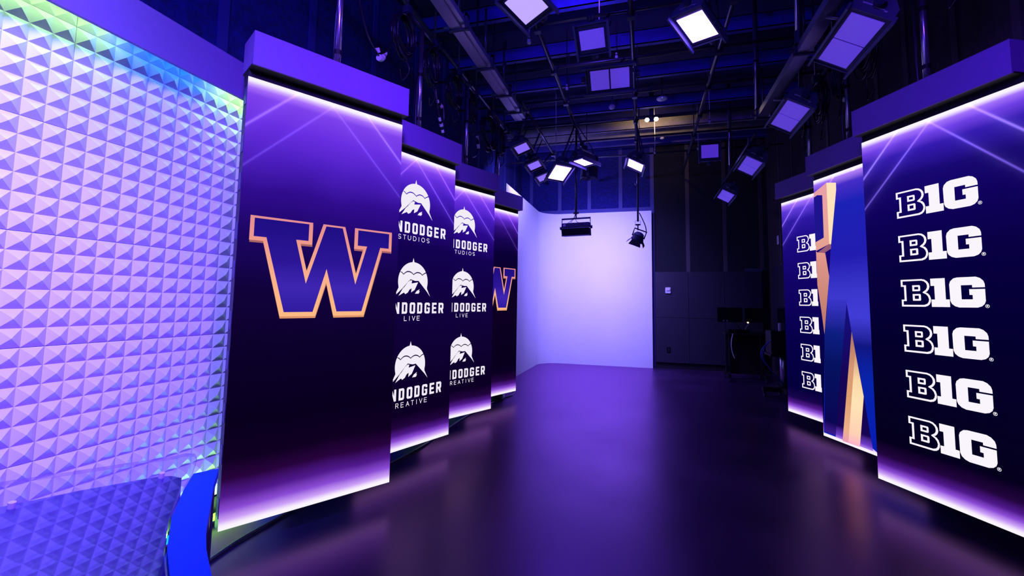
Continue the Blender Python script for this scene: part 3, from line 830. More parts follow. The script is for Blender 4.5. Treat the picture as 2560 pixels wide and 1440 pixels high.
def giant_w(t):
    e = graphic('emblem', [[(0.268, 2.462), (1.0, 2.462), (1.0, 0.03), (0.597, 0.03), (0.56, 0.047), (0.40, 0.03), (0.006, 0.03), (0.0675, 0.9707), (0.1079, 1.1861), (0.1866, 1.7602), (0.2906, 2.3404)]], E_body, t, 1)
    graphic('emblem_shade', [[(0.02, 0.045), (0.0675, 0.9707), (0.1079, 1.1861), (0.125, 1.31), (0.354, 1.30), (0.3529, 1.2681), (0.2369, 0.5668), (0.155, 0.045)]], E_bodyd, e, 2)
    graphic('emblem_notch', [[(0.3529, 1.2681), (0.3922, 1.0224), (0.4279, 0.8249), (0.4924, 0.4669), (0.5599, 0.03), (0.155, 0.03), (0.2369, 0.5668)]], E_notch, e, 3)
    graphic('emblem_side', [[(0.3955, 1.0178), (0.4279, 0.8249), (0.4924, 0.4669), (0.4271, 0.024), (0.2369, 0.0183), (0.3424, 0.6804)]], E_goldshade, e, 4)
    graphic('emblem_side', [[(0.4240, 0.835), (0.4279, 0.8249), (0.4924, 0.4669), (0.4271, 0.024), (0.3045, 0.0241)]], E_goldlit, e, 5)
    e2 = graphic('emblem', [[(0.002, 2.376), (0.1752, 2.4371), (0.1777, 1.8376), (0.002, 1.79)]], E_front, t, 2)
    graphic('emblem_side', [[(0.1752, 2.4371), (0.2918, 2.4062), (0.2906, 2.3404), (0.1997, 1.8298), (0.1777, 1.8376)]], E_sideb, e2, 3)
    graphic('emblem_under', [[(0.03, 1.772), (0.1777, 1.8376), (0.1997, 1.8298), (0.1974, 1.7895), (0.11, 1.757)]], E_under, e2, 4)
    graphic('emblem_face', [[(0.001, 2.33), (0.048, 2.344), (0.1145, 2.328), (0.1118, 1.908), (0.001, 1.877)]], E_inset, e2, 3)
    graphic('emblem_side', [[(0.002, 1.785), (0.02, 1.772), (0.1197, 1.7573), (0.1575, 1.5243), (0.1012, 1.186), (0.0675, 0.975), (0.04, 1.20), (0.002, 1.45)]], E_front, e2, 2)


led_panel('near left hanging LED screen with one gold outlined block letter, next to the pyramid wall', (-2.1683, 1.9864), 60.41, bg_w, .535, big_w, 'near left block letter screen')
led_panel('second screen back on the left with three white mountain badges', (-2.0893, 3.0736), 70.51, bg_m, .575, badges, 'second left screen')
led_panel('third screen back on the left, badges cut off by the screen in front', (-2.1286, 4.2116), 65.71, bg_m, .575, badges, 'third left screen')
led_panel('farthest left screen with a half hidden gold block letter, beside the white backdrop', (-2.1005, 5.327), 68.52, bg_d, .609, big_w, 'farthest left screen')
led_panel('near right screen with six full white conference logos', (1.6254, 4.0387), -65.3, bg_b, .44, b1g, 'near right screen')
led_panel('middle right screen showing a giant gold and blue letter close up', (1.6535, 5.1761), -69.75, bg_n, .38, giant_w, 'middle right screen')
led_panel('farthest right screen with white logos cut off by the screen in front', (1.6356, 6.2327), -68.39, bg_n, .41, b1g, 'farthest right screen')

# ------------------------------------------------------------------ overhead grid
def pipe(name, label, p0, p1, r, m, group=None, clamps=()):
    t = thing(name, label, 'pipe', p0, (0, 0, 0), group)
    d = Vector(p1) - Vector(p0)
    link('tube', B().cyl((0, 0, 0), d, r, n=12), m, t, smooth=True)
    for f in clamps:
        q = d * f
        b = B().box(q.x - .035, q.x + .035, q.y - .03, q.y + .03, q.z - .04, q.z + .05)
        b.cyl((q.x + .03, q.y - .05, q.z), (q.x + .03, q.y - .02, q.z), .012, n=8)
        link('clamp', b, M_clip, t)
    return t


LONGU = (-2.16, -1.04, -0.10, 0.82, 2.12)
names = ('above the left row of screens', 'left of the ceiling centre', 'down the ceiling centre', 'right of the ceiling centre', 'above the right row of screens')
CROSSV = (2.6, 3.5, 4.4, 5.3, 6.2, 7.1, 7.95, 8.9)
for u, nm in zip(LONGU, names):
    pipe('grid_pipe', 'long black grid pipe running lengthwise %s' % nm, (u, -1.0, 4.2), (u, 10.3, 4.2), .024, M_pipe, 'lengthwise grid pipes', [(v + 1.0) / 11.3 for v in CROSSV])
for v in CROSSV:
    pipe('cross_pipe', 'thin black grid pipe running across the ceiling', (-2.7, v, 4.25), (2.4, v, 4.25), .018, M_pipe, 'crosswise grid pipes', ())
# threaded rods carrying the grid from the beams
for u in LONGU[1:4]:
    for v in (4.1, 6.16, 8.26):
        tag(link('hanger_rod', B().cyl((u + .04, v + .03, 4.2), (u + .04, v + .03, 4.905), .008, n=8), M_pipe), 'thin threaded hanger rod between grid pipe and ceiling beam', 'rod', 'hanger rods of the grid')


# aluminium lighting rails
def rail(label, u, v0, v1, z, clamps):
    t = thing('lighting_rail', label, 'rail', (u, v0, z))
    L = v1 - v0
    b = B(); b.box(-.045, .045, 0, L, 0, .006); b.box(-.045, -.039, 0, L, .006, .07); b.box(.039, .045, 0, L, .006, .07); b.box(.045, .085, 0, L, .02, .026)
    link('profile', b, M_alu, t)
    link('cover_strip', B().box(.05, .085, 0, L, .026, .07), M_house, t)
    for c in clamps:
        y = c - v0
        b = B(); b.box(-.065, -.046, y - .03, y + .03, -.012, .11); b.box(.086, .105, y - .03, y + .03, -.012, .11); b.box(-.065, .105, y - .03, y + .03, .085, .11); b.box(-.065, .105, y - .012, y + .012, -.02, -.002)
        b.cyl((-.065, y, .03), (-.11, y, .03), .014, n=10)
        link('clamp', b, M_clip, t)
        link('drop_rod', B().cyl((.02, y, .10), (.02, y, 4.20 - z), .012, n=10), M_pipe, t, smooth=True)
    return t


rail('pale aluminium lighting rail hanging above the left screens', -1.47, 1.2, 5.25, 3.60, (2.2, 3.3, 3.95, 4.55, 5.0))
rail('aluminium lighting rail hanging above the right screens, carrying lamps', 1.36, 1.2, 5.93, 3.60, (2.4, 3.4, 4.4, 5.85))
pipe('lighting_bar', 'short black bar carrying the two farthest lamps on the right', (1.45, 6.6, 3.66), (1.45, 9.3, 3.66), .024, M_pipe, None, (.1, .9))


def pole(label, u, v, z0, z1, r=.02, m=None):
    t = thing('drop_pole', label, 'pole', (u, v, z0), (0, 0, 0), 'vertical drop poles on the right')
    link('tube', B().cyl((0, 0, 0), (0, 0, z1 - z0), r, n=12), m or M_chrome, t, smooth=True)
    link('collar', B().cyl((0, 0, 0), (0, 0, .12), r * 1.5, n=12), M_clip, t)
    link('tie', B().cyl((0, 0, (z1 - z0) * .45), (0, 0, (z1 - z0) * .45 + .025), r * 1.3, n=12), M_black, t)
    link('cable', B().tube([(.03, .01, .05), (.035, .01, (z1 - z0) * .4), (.028, .01, z1 - z0)], .008), M_rubber, t, smooth=True)


pole('drop pole holding the far end of the right lighting rail', 1.34, 5.98, 3.62, 5.25)
pole('drop pole holding the middle of the right lighting rail', 1.32, 4.36, 3.66, 5.25)
pole('drop pole holding the far bar of lamps on the right', 1.45, 8.45, 3.66, 5.25)

# ------------------------------------------------------------------ studio panel lamps
def studio_light(label, loc, rot, top, cells=2, cw=.22, cl=.32, lit=False, face=None, marks=True, group='flat panel studio lamps', power=0, color=VIO, small=False):
    """box lamp: long side along local Y, shining along local -Z"""
    t = thing('studio_light', label, 'studio lamp', loc, rot, group)
    R = t.rotation_euler.to_matrix()
    Ly = cells * cl / 2 + .03; Lx = cw / 2 + .03
    b = B()
    b.prism([(-Lx, -Ly, 0), (Lx, -Ly, 0), (Lx, Ly, 0), (-Lx, Ly, 0)], [(-Lx * .7, -Ly * .95, .11), (Lx * .7, -Ly * .95, .11), (Lx * .7, Ly * .95, .11), (-Lx * .7, Ly * .95, .11)])
    link('housing', b, M_housedark, t)
    for k in range(cells):
        y0 = -cells * cl / 2 + k * cl
        link('diffuser', B().box(-cw / 2, cw / 2, y0 + .008, y0 + cl - .008, -.006, -.0005), E_lamp if lit else (face or M_offglow), t)
    for s in (-1, 1):
        link('side_rail', B().box(s * (Lx + .008) - .008, s * (Lx + .008) + .008, -Ly - .03, Ly + .05, -.04, .012), M_house, t)
    # end plate, as wide as the lamp, with its printed maker's marks
    H = .15 if not small else .08
    ep = None
    for s in (1, -1):
        pl = B()
        q = [(-Lx, 0), (Lx, 0), (Lx, H * .55), (Lx * .6, H), (-Lx * .6, H), (-Lx, H * .55)]
        y = s * (Ly + .012)
        pl.prism([(x, y - .004, z - .01) for x, z in q], [(x, y + .004, z - .01) for x, z in q])
        ep = link('end_plate', pl, M_house, t)
    if marks:
        mk = B(); y = -Ly - .0175
        for (x0, x1, z0, z1) in ((-.012, .022, .100, .112), (-.026, .030, .085, .096), (-.034, .020, .070, .080), (-.085, -.02, .052, .062), (-.01, .06, .045, .051), (.062, .082, .036, .046)):
            mk.box(x0, x1, y, y + .001, z0 - .008, z1 - .008)
        link('printed_marks', mk, M_mark, ep)
    yk = B()
    for s in (-1, 1):
        y = s * (Ly + .035)
        yk.box(-.022, .022, y - .006, y + .006, .04, .17)
    yk.box(-.022, .022, -Ly - .041, Ly + .041, .17, .182)
    link('yoke', yk, M_house, t)
    for s in (-1, 1):
        y = s * (Ly + .041)
        link('tilt_knob', B().cyl((0, y, .06), (0, y + s * .03, .06), .035, n=16), M_housedark, t, smooth=False)
    # rod up to what it hangs from
    a = Vector((0, 0, .182)); e = R.transposed() @ (Vector(top) - Vector(loc))
    link('hanger', B().cyl(a, e, .014, n=10), M_pipe, t, smooth=True)
    link('clamp', B().box(a.x - .03, a.x + .03, a.y - .03, a.y + .03, a.z, a.z + .06), M_clip, t, bevel=.006)
    w = [e * .75 + Vector((.05, .02, 0)), a + Vector((.06, .1, .03)), Vector((Lx * .5, Ly * .6, .11))]
    link('power_cable', B().tube(w, .007), M_rubber, t, smooth=True)
    if lit and power:
        l = bpy.data.lights.new('lamp_light', 'AREA'); l.shape = 'RECTANGLE'; l.size = cw; l.size_y = cells * cl; l.energy = power; l.color = color
        o = bpy.data.objects.new('lamp_light', l); COL.objects.link(o); o.parent = t; o.location = (0, 0, -.012)
    return t


rd = math.radians
for loc, lb in (((1.50, 3.85, 3.36), 'off panel lamp with two squares at the top right, nearest on the right rail'), ((1.50, 5.32, 3.38), 'off two square lamp at the end of the right rail'),
                ((1.48, 7.12, 3.38), 'off two square lamp on the far right bar, second from the back wall'), ((1.46, 9.02, 3.38), 'off two square lamp on the far right bar, closest to the back wall')):
    studio_light(lb, loc, (0, rd(30), 0), (1.45 if loc[1] > 6.5 else 1.36, loc[1], 3.64 if loc[1] > 6.5 else 3.585))
for v, z, lb in ((5.73, 3.42, 'off small lamp above the third left screen'), (6.45, 3.40, 'off small lamp with bright side above the farthest left screen'), (7.37, 3.47, 'off tilted panel lamp beside the lit one near the backdrop')):
    studio_light(lb, (-1.62 if v > 7 else -1.55, v, z), (rd(-8), rd(-20), 0), (-1.47, v, 3.9), cells=1, cw=.17, cl=.2, marks=(v == 6.45), small=True, face=M_offglow_mid)
pipe('lighting_bar', 'short black bar carrying the small lamps above the far left screens', (-1.47, 5.4, 3.9), (-1.47, 7.7, 3.9), .022, M_pipe, None, (.1, .9))
# lit lamps
studio_light('large lit lamp glaring white violet near the top centre', (0.47, 4.10, 3.80), (rd(-25), rd(10), rd(-42)), (0.60, 4.12, 4.2), cells=1, cw=.26, cl=.29, lit=True, power=9, color=(0.10, 0.045, 1.0))
studio_light('lit square lamp hanging left of the centre in front of the backdrop', (-1.27, 7.0, 3.42), (rd(-14), rd(6), rd(28)), (-1.04, 7.05, 4.2), cells=1, cw=.25, cl=.42, lit=True, power=5, color=(0.10, 0.045, 1.0))
studio_light('lit lamp seen edge on above the backdrop, left of the hanging floodlight pole', (-0.82, 6.52, 3.42), (rd(-3), 0, rd(-32)), (-1.04, 6.6, 4.2), cells=1, cw=.19, cl=.26, lit=True, power=5, color=(0.10, 0.045, 1.0))
studio_light('lit lamp above the backdrop, behind the right hanging spotlight pole', (-0.11, 6.95, 3.45), (rd(-6), rd(28), rd(4)), (-0.10, 6.98, 4.2), cells=1, cw=.23, cl=.27, lit=True, power=5, color=(0.10, 0.045, 1.0))
# off lamps over the centre
studio_light('off lamp with a single pale square under the centre beams', (-0.45, 4.14, 3.85), (rd(-42), 0, rd(-3)), (-0.30, 4.4, 4.25), cells=1, cw=.23, cl=.19, small=True, marks=False)
studio_light('off lamp with two pale squares side by side under the centre beams', (-0.34, 4.90, 3.82), (Matrix.Rotation(rd(-42), 3, 'X') @ Matrix.Rotation(rd(90), 3, 'Z')).to_euler(), (-0.2, 5.3, 4.25), cells=2, cw=.215, cl=.215, small=True, marks=False)
studio_light('off lamp with a bright pale face at the top edge, left of centre', (-0.90, 3.40, 3.78), (rd(-14), rd(-14), rd(-24)), (-1.04, 3.4, 4.2), cells=1, cw=.24, cl=.28, small=True, marks=False, face=M_offglow_pale)
studio_light('off flat lamp facing the camera high on the back right', (1.10, 8.22, 3.99), (rd(-88), 0, 0), (1.10, 8.6, 4.25), cells=1, cw=.27, cl=.24, small=True, marks=False)
studio_light('off grey lamp seen from behind, right of the left pole', (-0.88, 7.62, 3.55), (rd(62), 0, 0), (-1.04, 7.62, 4.2), cells=1, cw=.20, cl=.15, small=True, marks=False)


# hanging cyclorama floodlights, silhouetted against the backdrop
def flood():
    t = thing('flood_light', 'dark rectangular floodlight hanging on a pole in front of the backdrop', 'floodlight', (-1.045, 7.26, 2.58), (0, 0, rd(-9)))
    b = B(); b.box(-.23, .23, -.05, .06, .0, .075); link('housing', b, M_housedark, t, bevel=.006)
    b = B(); b.prism([(-.23, -.06, -.015), (.23, -.06, -.015), (.23, .06, -.015), (-.23, .06, -.015)], [(-.225, -.045, -.125), (.225, -.045, -.125), (.225, .10, -.125), (-.225, .10, -.125)])
    link('reflector_box', b, M_black, t)
    link('trim_strip', B().box(-.232, .232, -.063, -.058, -.02, -.008), M_house, t)
    link('lower_lip', B().box(-.226, .226, -.05, .0, -.137, -.125), M_house, t)
    b = B(); b.box(-.235, .235, -.012, .012, .135, .16); b.box(-.24, -.233, -.008, .008, -.01, .16); b.box(.233, .24, -.008, .008, -.01, .16)
    link('yoke', b, M_housedark, t)
    for s in (-1, 1):
        link('tilt_knob', B().cyl((s * .24, 0, .0), (s * .265, 0, .0), .026, n=16), M_housedark, t)
    mk = B(); mk.cyl((-.18, -.0512, .04), (-.18, -.0500, .04), .021, n=20)
    lg = link('printed_badge', mk, M_mark, t)
    mk = B()
    mk.box(-.187, -.183, -.0525, -.0512, .025, .055); mk.box(-.177, -.173, -.0525, -.0512, .025, .055); mk.box(-.183, -.177, -.0525, -.0512, .038, .042)
    link('badge_mark', mk, M_housedark, lg)
    mk = B()
    for x0, x1 in ((-.14, -.118), (-.105, -.06), (-.055, -.02)):
        mk.box(x0, x1, -.0512, -.0500, .031, .038)
    mk.box(-.02, .12, -.0512, -.0500, .033, .0345)
    link('printed_marks', mk, M_clip, t)
    link('drop_pole', B().cyl((0, 0, .22), (0, 0, 1.635), .018, n=12), M_pipe, t, smooth=True)
    link('spigot', B().cyl((0, 0, .15), (0, 0, .25), .012, n=10), M_black, t)
    link('clamp', B().box(-.04, .04, -.02, .02, .225, .25), M_black, t)
    ring = [(.035 * math.cos(a_), 0, .285 + .045 * math.sin(a_)) for a_ in [k * PI / 8 for k in range(9)]]
    link('safety_loop', B().tube([(.038, 0, .24)] + ring + [(-.038, 0, .24)], .003, n=6, smooth=1), M_alu, t)
    for pts in (([(-.005, -.02, .22), (-.04, -.03, .14), (-.13, -.03, .072)]), ([(-.002, -.02, .22), (-.03, -.04, .13), (-.085, -.04, .072)]), ([(0, -.02, .2), (.01, -.03, .11), (.06, -.05, .07), (.13, -.056, .055), (.16, -.056, .02)])):
        link('power_cable', B().tube(pts, .004, n=6), M_rubber, t, smooth=True)


flood()


def spot():
    t = thing('spot_light', 'dark spotlight with barn doors hanging on a pole before the right side of the backdrop', 'spotlight', (-0.09, 7.96, 2.50), (0, 0, 0))
    Rm = Matrix.Rotation(rd(22), 4, 'Y') @ Matrix.Rotation(rd(20), 4, 'X')
    b = B()
    # round lamp barrel pointing down at the backdrop
    a = Rm @ Vector((0, 0, .05)); e = Rm @ Vector((0, .02, -.045))
    b.cyl(a, e, .085, .10, n=20)
    link('barrel', b, M_housedark, t, smooth=False)
    b = B(); b.cyl(Rm @ Vector((0, 0, .085)), a, .05, .085, n=20); link('rear_cap', b, M_house, t)
    for k, (ax, sg) in enumerate((('x', -1), ('x', 1), ('y', -1), ('y', 1))):
        w = .09
        if ax == 'x':
            q = [(sg * .09, -w * .8, -.04), (sg * .09, w * .8, -.04), (sg * .15, w * 1.15, -.125), (sg * .15, -w * 1.15, -.125)]
        else:
            q = [(-w * .8, sg * .09, -.04), (w * .8, sg * .09, -.04), (w * 1.15, sg * .14, -.125), (-w * 1.15, sg * .14, -.125)]
        b = B(); tp = [Rm @ Vector(p) for p in q]; n = (tp[1] - tp[0]).cross(tp[2] - tp[0]).normalized() * .003
        b.prism(tp, [p + n for p in tp])
        link('barn_door', b, M_black if k != 0 else M_house, t)
    b = B()
    b.tube([Rm @ Vector((-.10, 0, .0)), Rm @ Vector((-.105, 0, .13)), Rm @ Vector((.105, 0, .13)), Rm @ Vector((.10, 0, .0))], .012, n=8, smooth=1)
    link('yoke', b, M_black, t)
    link('trim_ring', B().cyl(Rm @ Vector((0, .018, -.035)), Rm @ Vector((0, .02, -.045)), .106, n=20), M_house, t)
    link('drop_pole', B().cyl((0, 0, .27), (0, 0, 1.70), .016, n=12), M_pipe, t, smooth=True)
    link('spigot', B().cyl((0, 0, .12), (0, 0, .22), .010, n=10), M_black, t)
    link('clamp', B().box(-.04, .04, -.02, .02, .205, .225), M_black, t)
    link('safety_loop', B().tube([(-.042, 0, .21), (-.044, 0, .26), (-.03, 0, .285), (.03, 0, .285), (.044, 0, .26), (.042, 0, .21)], .0035, n=6, smooth=3), M_alu, t)
    link('hook', B().tube([(-.01, 0, .98), (-.012, 0, .93), (-.035, 0, .91), (-.045, 0, .94)], .008), M_alu, t, smooth=True)
    for off in (0, .008):
        link('power_cable', B().tube([(.02 + off, 0, .42), (.07 + off, 0, .31), (.12 + off, 0, .18), (.13 + off, 0, .07), (.11 + off, .0, .02)], .004, n=6), M_rubber, t, smooth=True)


spot()

# ------------------------------------------------------------------ pendant cords with plugs
CORDS = (((-0.43, 4.61, 4.28), .55, 'hanging white plug on a cord at the top centre'), ((-1.08, 4.19, 3.98), .42, 'hanging white plug below the pale lamp left of centre'),
         ((0.22, 8.87, 4.28), .45, 'hanging white plug on a cord below the warm lit beam'), ((0.95, 8.53, 4.18), .42, 'hanging white plug left of the flat lamp facing the camera'),
         ((1.05, 7.80, 4.38), .30, 'small hanging plug high right of the twin work lamps'), ((-1.42, 7.45, 3.62), .50, 'hanging white plug between the small lamps on the far left'),
         ((-0.31, 5.65, 4.50), .12, 'small white plug tucked under a beam near the two square lamp'), ((-1.02, 6.13, 4.40), .16, 'small white plug beside the left grid pipe'))
for (u, v, z), ln, lb in CORDS:
    t = thing('pendant_cord', lb, 'cord', (u, v, z), (0, 0, 0), 'hanging power cords with white plugs')
    link('cord', B().tube([(0, 0, .03), (.004, 0, ln * .5), (-.006, 0, 5.245 - z)], .006, n=6), M_rubber if ln < .2 else M_plug, t, smooth=True)
    b = B(); b.cyl((.003, 0, -.045), (0, 0, -.01), .020, .018, n=12); b.ball((.003, 0, -.045), .020, 1, 1, .5)
    link('plug', b, M_plug, t)
    link('plug_collar', B().cyl((0, 0, -.012), (0, 0, .006), .014, n=12), M_black, t)
    link('strain_relief', B().cyl((0, 0, .006), (0, 0, .03), .015, .009, n=12), M_plug, t)

# twin warm work lamps under the deck
t = thing('work_light', 'pair of small glowing warm lamps under the ceiling at the far end', 'work lamp', (0.16, 8.49, 4.75))
link('bracket', B().box(-.04, .04, -.03, .03, -.02, .5), M_housedark, t)
link('housing', B().box(-.05, .05, -.04, .04, -.03, .07), M_housedark, t, bevel=.008)
for s in (-1, 1):
    h = link('lamp_head', B().cyl((s * .08, .04, 0), (s * .08, -.03, -.01), .030, .046, n=18), M_housedark, t)
    link('bulb', B().ball((s * .08, -.032, -.01), .040, 1, .35, 1), E_warm, h, smooth=True)
    l = bpy.data.lights.new('work_glow', 'SPOT'); l.energy = 16; l.color = (1.0, 0.66, 0.34); l.shadow_soft_size = .04; l.spot_size = math.radians(100); l.spot_blend = 0.9
    o = bpy.data.objects.new('work_glow', l); COL.objects.link(o); o.parent = t; o.location = (s * .08, .06, 0)
    o.rotation_euler = (math.radians(98), 0, math.radians(-s * 8))
# access point, detector, dome downlight, ceiling speaker
t = thing('access_point', 'white rounded wireless unit hanging under the beams right of centre', 'access point', (0.31, 7.57, 4.72))
link('body', B().ball((0, 0, 0), .09, 1, 1, .28), M_whitepl, t, smooth=True)
link('status_light', B().box(-.006, .006, -.075, -.068, -.016, -.008), emit('status_blue', (120, 200, 255), 1.5), t)
link('bracket', B().cyl((0, .02, .02), (0, .02, .525), .012, n=10), M_pipe, t)
t = thing('smoke_detector', 'round white detector under the warm lit beam', 'smoke detector', (0.39, 9.74, 4.86))
link('body', B().ball((0, 0, -.03), .045, 1, 1, .5), M_whitepl, t, smooth=True)
link('base', B().box(-.10, .10, -.04, .04, -.01, .055), M_batten, t, bevel=.004)
t = thing('dome_camera', 'small dome fixture under the beams near the ceiling centre', 'dome', (-0.5, 7.69, 4.72))
link('dome', B().ball((0, 0, 0), .055, 1, 1, .8), M_whitepl, t, smooth=True)
link('stem', B().cyl((0, 0, .03), (0, 0, .54), .02, n=10), M_housedark, t)
t = thing('junction_box', 'small white box on a conduit at the top of the ceiling', 'junction box', (-.08 + .38, 5.05, 4.86))
link('box', B().box(-.05, .05, -.04, .04, -.05, .05), M_plug, t, bevel=.006)
link('conduit', B().cyl((-.5, 0, 0), (.6, 0, 0.02), .014, n=10), M_alu, t)


# ------------------------------------------------------------------ cables and coils
def coil(label, c, rx, rz, n, tilt, r=.0075):
    t = thing('cable_coil', label, 'cable', c, (0, 0, tilt), 'coiled cables hung beside the screen poles')
    b = B(); rnd_ = random.Random(int(abs(c[1] * 100)))
    for k in range(n):
        ox = (k - n / 2) * .009; dxx = 1 + rnd_.uniform(-.16, .1); dzz = 1 + rnd_.uniform(-.2, .06)
        pts = [(ox + rnd_.uniform(-.006, .006), rx * dxx * math.cos(a_), rz * (1 - dzz) + rz * dzz * math.sin(a_) - rz) for a_ in [i * PI / 9 for i in range(18)]]
        b.tube(pts, r, n=6, closed=True, smooth=3)
    link('loops', b, M_rubber, t, smooth=True)
    link('tail', B().tube([(0, rx * .2, -1.9 * rz), (.02, rx * .5, -2.4 * rz), (-.01, rx * .1, -3.0 * rz), (.01, -rx * .4, -2.7 * rz)], r * .7, n=6), M_rubber, t, smooth=True)
    link('tie', B().box(-.03, .03, -.02, .02, -.03, .07), M_black, t)


for c, rx, rz, n, lb in (((-2.0, 3.38, 3.85), .155, .19, 9, 'big coil of black cable hanging behind the second left screen pole'), ((-2.0, 3.92, 3.85), .12, .19, 8, 'coil of thin cable right of the second left screen pole'),
                         ((-1.99, 4.47, 3.84), .17, .17, 9, 'coil of black cable left of the third left screen pole'), ((-1.99, 5.03, 3.84), .11, .15, 7, 'dim coil right of the third left screen pole'),
                         ((-1.98, 5.62, 3.84), .24, .22, 10, 'wide coil of cable left of the farthest left screen pole'), ((-1.98, 6.18, 3.84), .11, .17, 6, 'thin coil right of the farthest left screen pole'),
                         ((1.90, 3.40, 3.85), .15, .19, 8, 'coil of cable left of the nearest right screen pole, at the top edge'), ((1.92, 4.57, 3.85), .17, .22, 9, 'coil of cable between the near and middle right screens'),
                         ((1.90, 5.12, 3.85), .14, .20, 7, 'coil of cable behind the big lamp above the middle right screen'), ((1.90, 5.62, 3.85), .15, .22, 8, 'coil of cable above the farthest right screen'), ((1.90, 6.18, 3.85), .12, .20, 6, 'coil beyond the farthest right screen pole')):
    coil(lb, c, rx, rz, n, 0)


def connector(label, p, pts, blobs):
    t = thing('power_connector', label, 'connector', p, (0, 0, 0), 'white and black power connectors on hanging leads')
    link('lead', B().tube(pts, .0075, n=6), M_rubber, t, smooth=True)
    for a, c, r in blobs:
        b = B(); b.cyl(a, c, r, n=12)
        link('plug', b, M_plug, t)
    a = Vector(blobs[0][0]); c = Vector(blobs[-1][1])
    link('sleeve', B().cyl(a, c, blobs[0][2] * .75, n=10), M_black, t)


connector('bright connector in a cable loop between the first and second left poles', (-2.05, 3.12, 3.33), [(0, -.42, .56), (0, -.34, .35), (0, -.20, .1), (0, -.06, .02), (0, .02, .02), (0, .10, .12), (0, .16, .25)],
          (((0, -.06, .06), (0, -.04, .03), .018), ((0, -.03, -.005), (0, 0, .0), .026), ((0, .01, .01), (0, .03, .03), .024), ((0, .05, .06), (0, .065, .085), .016)))
connector('pair of connectors hanging behind the second left valance', (-2.0, 4.12, 3.36), [(0, -.12, .5), (0, -.1, .2), (0, -.04, .02), (0, .05, .0), (0, .10, .1), (0, .25, .42)],
          (((0, -.05, .04), (0, -.035, .015), .016), ((0, .02, .01), (0, .05, .012), .022)))
connector('small connectors hanging lower behind the second left valance', (-2.0, 4.15, 3.16), [(0, -.15, .55), (0, -.1, .25), (0, 0, .05), (0, .06, .0), (0, .09, .1), (0, .06, .25)],
          (((0, -.02, .08), (0, .0, .05), .015), ((0, .02, .03), (0, .04, .01), .020), ((0, .06, -.02), (0, .075, -.045), .016)))
connector('white connectors right of the third left screen pole', (-1.98, 5.12, 3.30), [(0, -.1, .45), (0, -.04, .25), (0, .05, .1), (0, .1, .0), (0, .05, -.12), (0, -.1, -.2)],
          (((0, .04, .12), (0, .07, .08), .016), ((0, .09, .03), (0, .105, -.02), .02)))
connector('white connector in a lead sagging above the nearest right screen', (1.93, 4.10, 3.72), [(0, .55, .30), (0, .40, .12), (0, .25, .02), (0, .0, .08), (0, -.18, .22), (0, -.25, .45)],
          (((0, .24, .02), (0, .20, .025), .013), ((0, .12, .05), (0, .08, .065), .022), ((0, .04, .08), (0, 0, .095), .018), ((0, -.08, .13), (0, -.10, .145), .013)))
connector('white connector hanging beside the middle right screen pole', (1.92, 5.05, 3.42), [(0, -.05, .45), (0, -.1, .2), (0, -.04, .06), (0, .02, .0), (0, .06, .1)],
          (((0, -.07, .07), (0, -.03, .055), .018), ((0, .0, .0), (0, .03, -.02), .022)))
t = thing('cable_socket', 'white and brass hanging socket above the nearest right screen', 'socket', (1.95, 3.52, 3.62), (0, 0, 0))
link('socket_body', B().cyl((0, 0, 0), (0, 0, .06), .030, .027, n=16), M_plug, t)
link('brass_collar', B().cyl((0, 0, .06), (0, 0, .09), .027, n=16), M_brass, t)
link('cap', B().cyl((0, 0, .09), (0, 0, .125), .028, .018, n=16), M_black, t)
link('lead', B().tube([(0, 0, .12), (.0, .01, .3), (0, 0, .56)], .009, n=6), M_rubber, t, smooth=True)

# long floor cable and loose coil at the far end of the left row
cb = [(-2.12, 1.70), (-2.17, 1.97), (-2.19, 2.16), (-2.185, 2.38), (-2.18, 2.66), (-2.12, 3.05), (-2.04, 3.5), (-2.0, 3.93), (-2.01, 4.25), (-2.03, 4.71), (-2.03, 5.14), (-2.01, 5.58), (-1.97, 6.05)]
t = tag(link('floor_cable', B().tube([(x, y, .011) for x, y in cb], .010, n=8), M_rubber, smooth=True), 'long black cable lying on the floor under the left row of screens', 'cable')
b = B()
rr = random.Random(3)
for k in range(7):
    cx, cy = -1.99 + rr.uniform(-.02, .02), 6.22 + rr.uniform(-.03, .03)
    b.tube([(cx + .085 * math.cos(a_) * (1 + rr.uniform(-.1, .1)), cy + .13 * math.sin(a_) * (1 + rr.uniform(-.1, .1)), .012 + k * .011 + rr.uniform(0, .006)) for a_ in [i * PI / 7 for i in range(14)]], .009, n=6, closed=True, smooth=3)
t = thing('floor_cable_coil', 'loose pile of black cable on the floor at the farthest left screen', 'cable', (0, 0, 0))
link('loops', b, M_rubber, t, smooth=True)
link('tail', B().tube([(-1.95, 6.28, .02), (-1.90, 6.40, .011), (-1.87, 6.55, .011), (-1.88, 6.66, .03), (-1.94, 6.68, .09)], .009, n=6), M_rubber, t, smooth=True)

# ------------------------------------------------------------------ dark equipment in the back right corner
def caster(b, x, y):
    b.cyl((x - .012, y, .03), (x + .012, y, .03), .03, n=12); b.box(x - .02, x + .02, y - .015, y + .015, .045, .085)


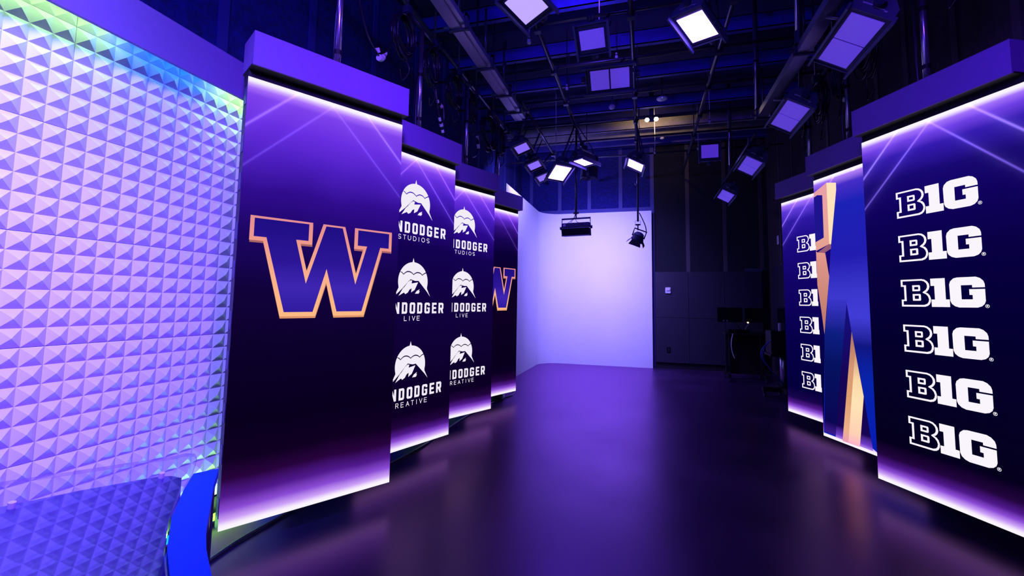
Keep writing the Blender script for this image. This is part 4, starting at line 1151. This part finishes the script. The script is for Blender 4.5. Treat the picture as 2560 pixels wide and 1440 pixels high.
t = thing('monitor_stand', 'dark rolling desk with two monitors on arms near the back wall', 'monitor stand', (1.78, 9.40, 0))
link('desk_top', B().box(-.36, .36, -.28, .28, .84, .88), M_black, t, bevel=.006)
link('console', B().box(-.30, .05, -.24, .05, .881, .935), M_blackgloss, t, bevel=.006)
for s in (-1, 1):
    link('leg', B().box(s * .30 - .025, s * .30 + .025, -.03, .03, .08, .84), M_black, t)
    link('foot', B().box(s * .30 - .025, s * .30 + .025, -.27, .27, .085, .125), M_black, t)
    for y in (-.24, .24):
        cs = B(); caster(cs, s * .30, y); link('caster', cs, M_clip, t)
    link('monitor', B().box(s * .235 - .215, s * .235 + .215, -.015, .035, 1.06, 1.33), M_blackgloss, t, bevel=.006)
    link('monitor_arm', B().tube([(s * .02, .1, .88), (s * .10, .08, 1.02), (s * .24, .05, 1.2)], .018, n=8, smooth=3), M_pipe, t, smooth=True)
link('modesty_panel', B().box(-.24, .28, .10, .12, .1, .84), M_black, t)
link('desk_lamp', B().ball((.06, -.05, 1.06), .014), emit('pilot_warm', (255, 225, 170), 3.0), t)
link('hanging_lead', B().tube([(-.24, -.29, .86), (-.27, -.30, .70), (-.26, -.30, .55), (-.22, -.30, .42)], .008, n=6), M_mark, t, smooth=True)
for x in (-.34, -.28):
    link('control_knob', B().ball((x, -.02, 1.08), .022), M_clip, t)

t = thing('camera_pedestal', 'dark rolling equipment pedestal half hidden by the farthest right screen', 'pedestal', (2.02, 7.85, 0))
b = B(); b.box(-.30, .35, -.05, .05, .085, .15); b.box(-.05, .05, -.30, .30, .085, .15); link('base', b, M_black, t)
for x, y in ((-.27, 0), (.3, 0), (0, -.27), (0, .27)):
    cs = B(); caster(cs, x, y); link('caster', cs, M_clip, t)
link('column', B().cyl((0, 0, .15), (0, 0, .78), .055, n=16), M_chrome, t, smooth=True)
link('shelf', B().box(-.22, .26, -.2, .2, .62, .66), M_black, t, bevel=.005)
link('equipment_box', B().box(-.20, .22, -.17, .17, .66, 1.0), M_black, t, bevel=.008)
link('screen', B().box(-.02, .04, -.20, .2, 1.0, 1.36), M_blackgloss, t, bevel=.006)
link('handset', B().box(-.10, -.07, -.19, -.16, 1.0, 1.12), M_mark, t, bevel=.004)
M_bluecable = mat('blue_cable', (0.02, 0.07, 0.5), rough=0.4)
for o_ in (0, .02):
    link('network_cable', B().tube([(-.20, -.16 - o_, .86), (-.30 - o_, -.18, .74), (-.32 - o_, -.2, .60), (-.22, -.2, .42), (-.08, -.16, .26), (-.06, -.1, .18)], .007, n=6), M_bluecable, t, smooth=True)
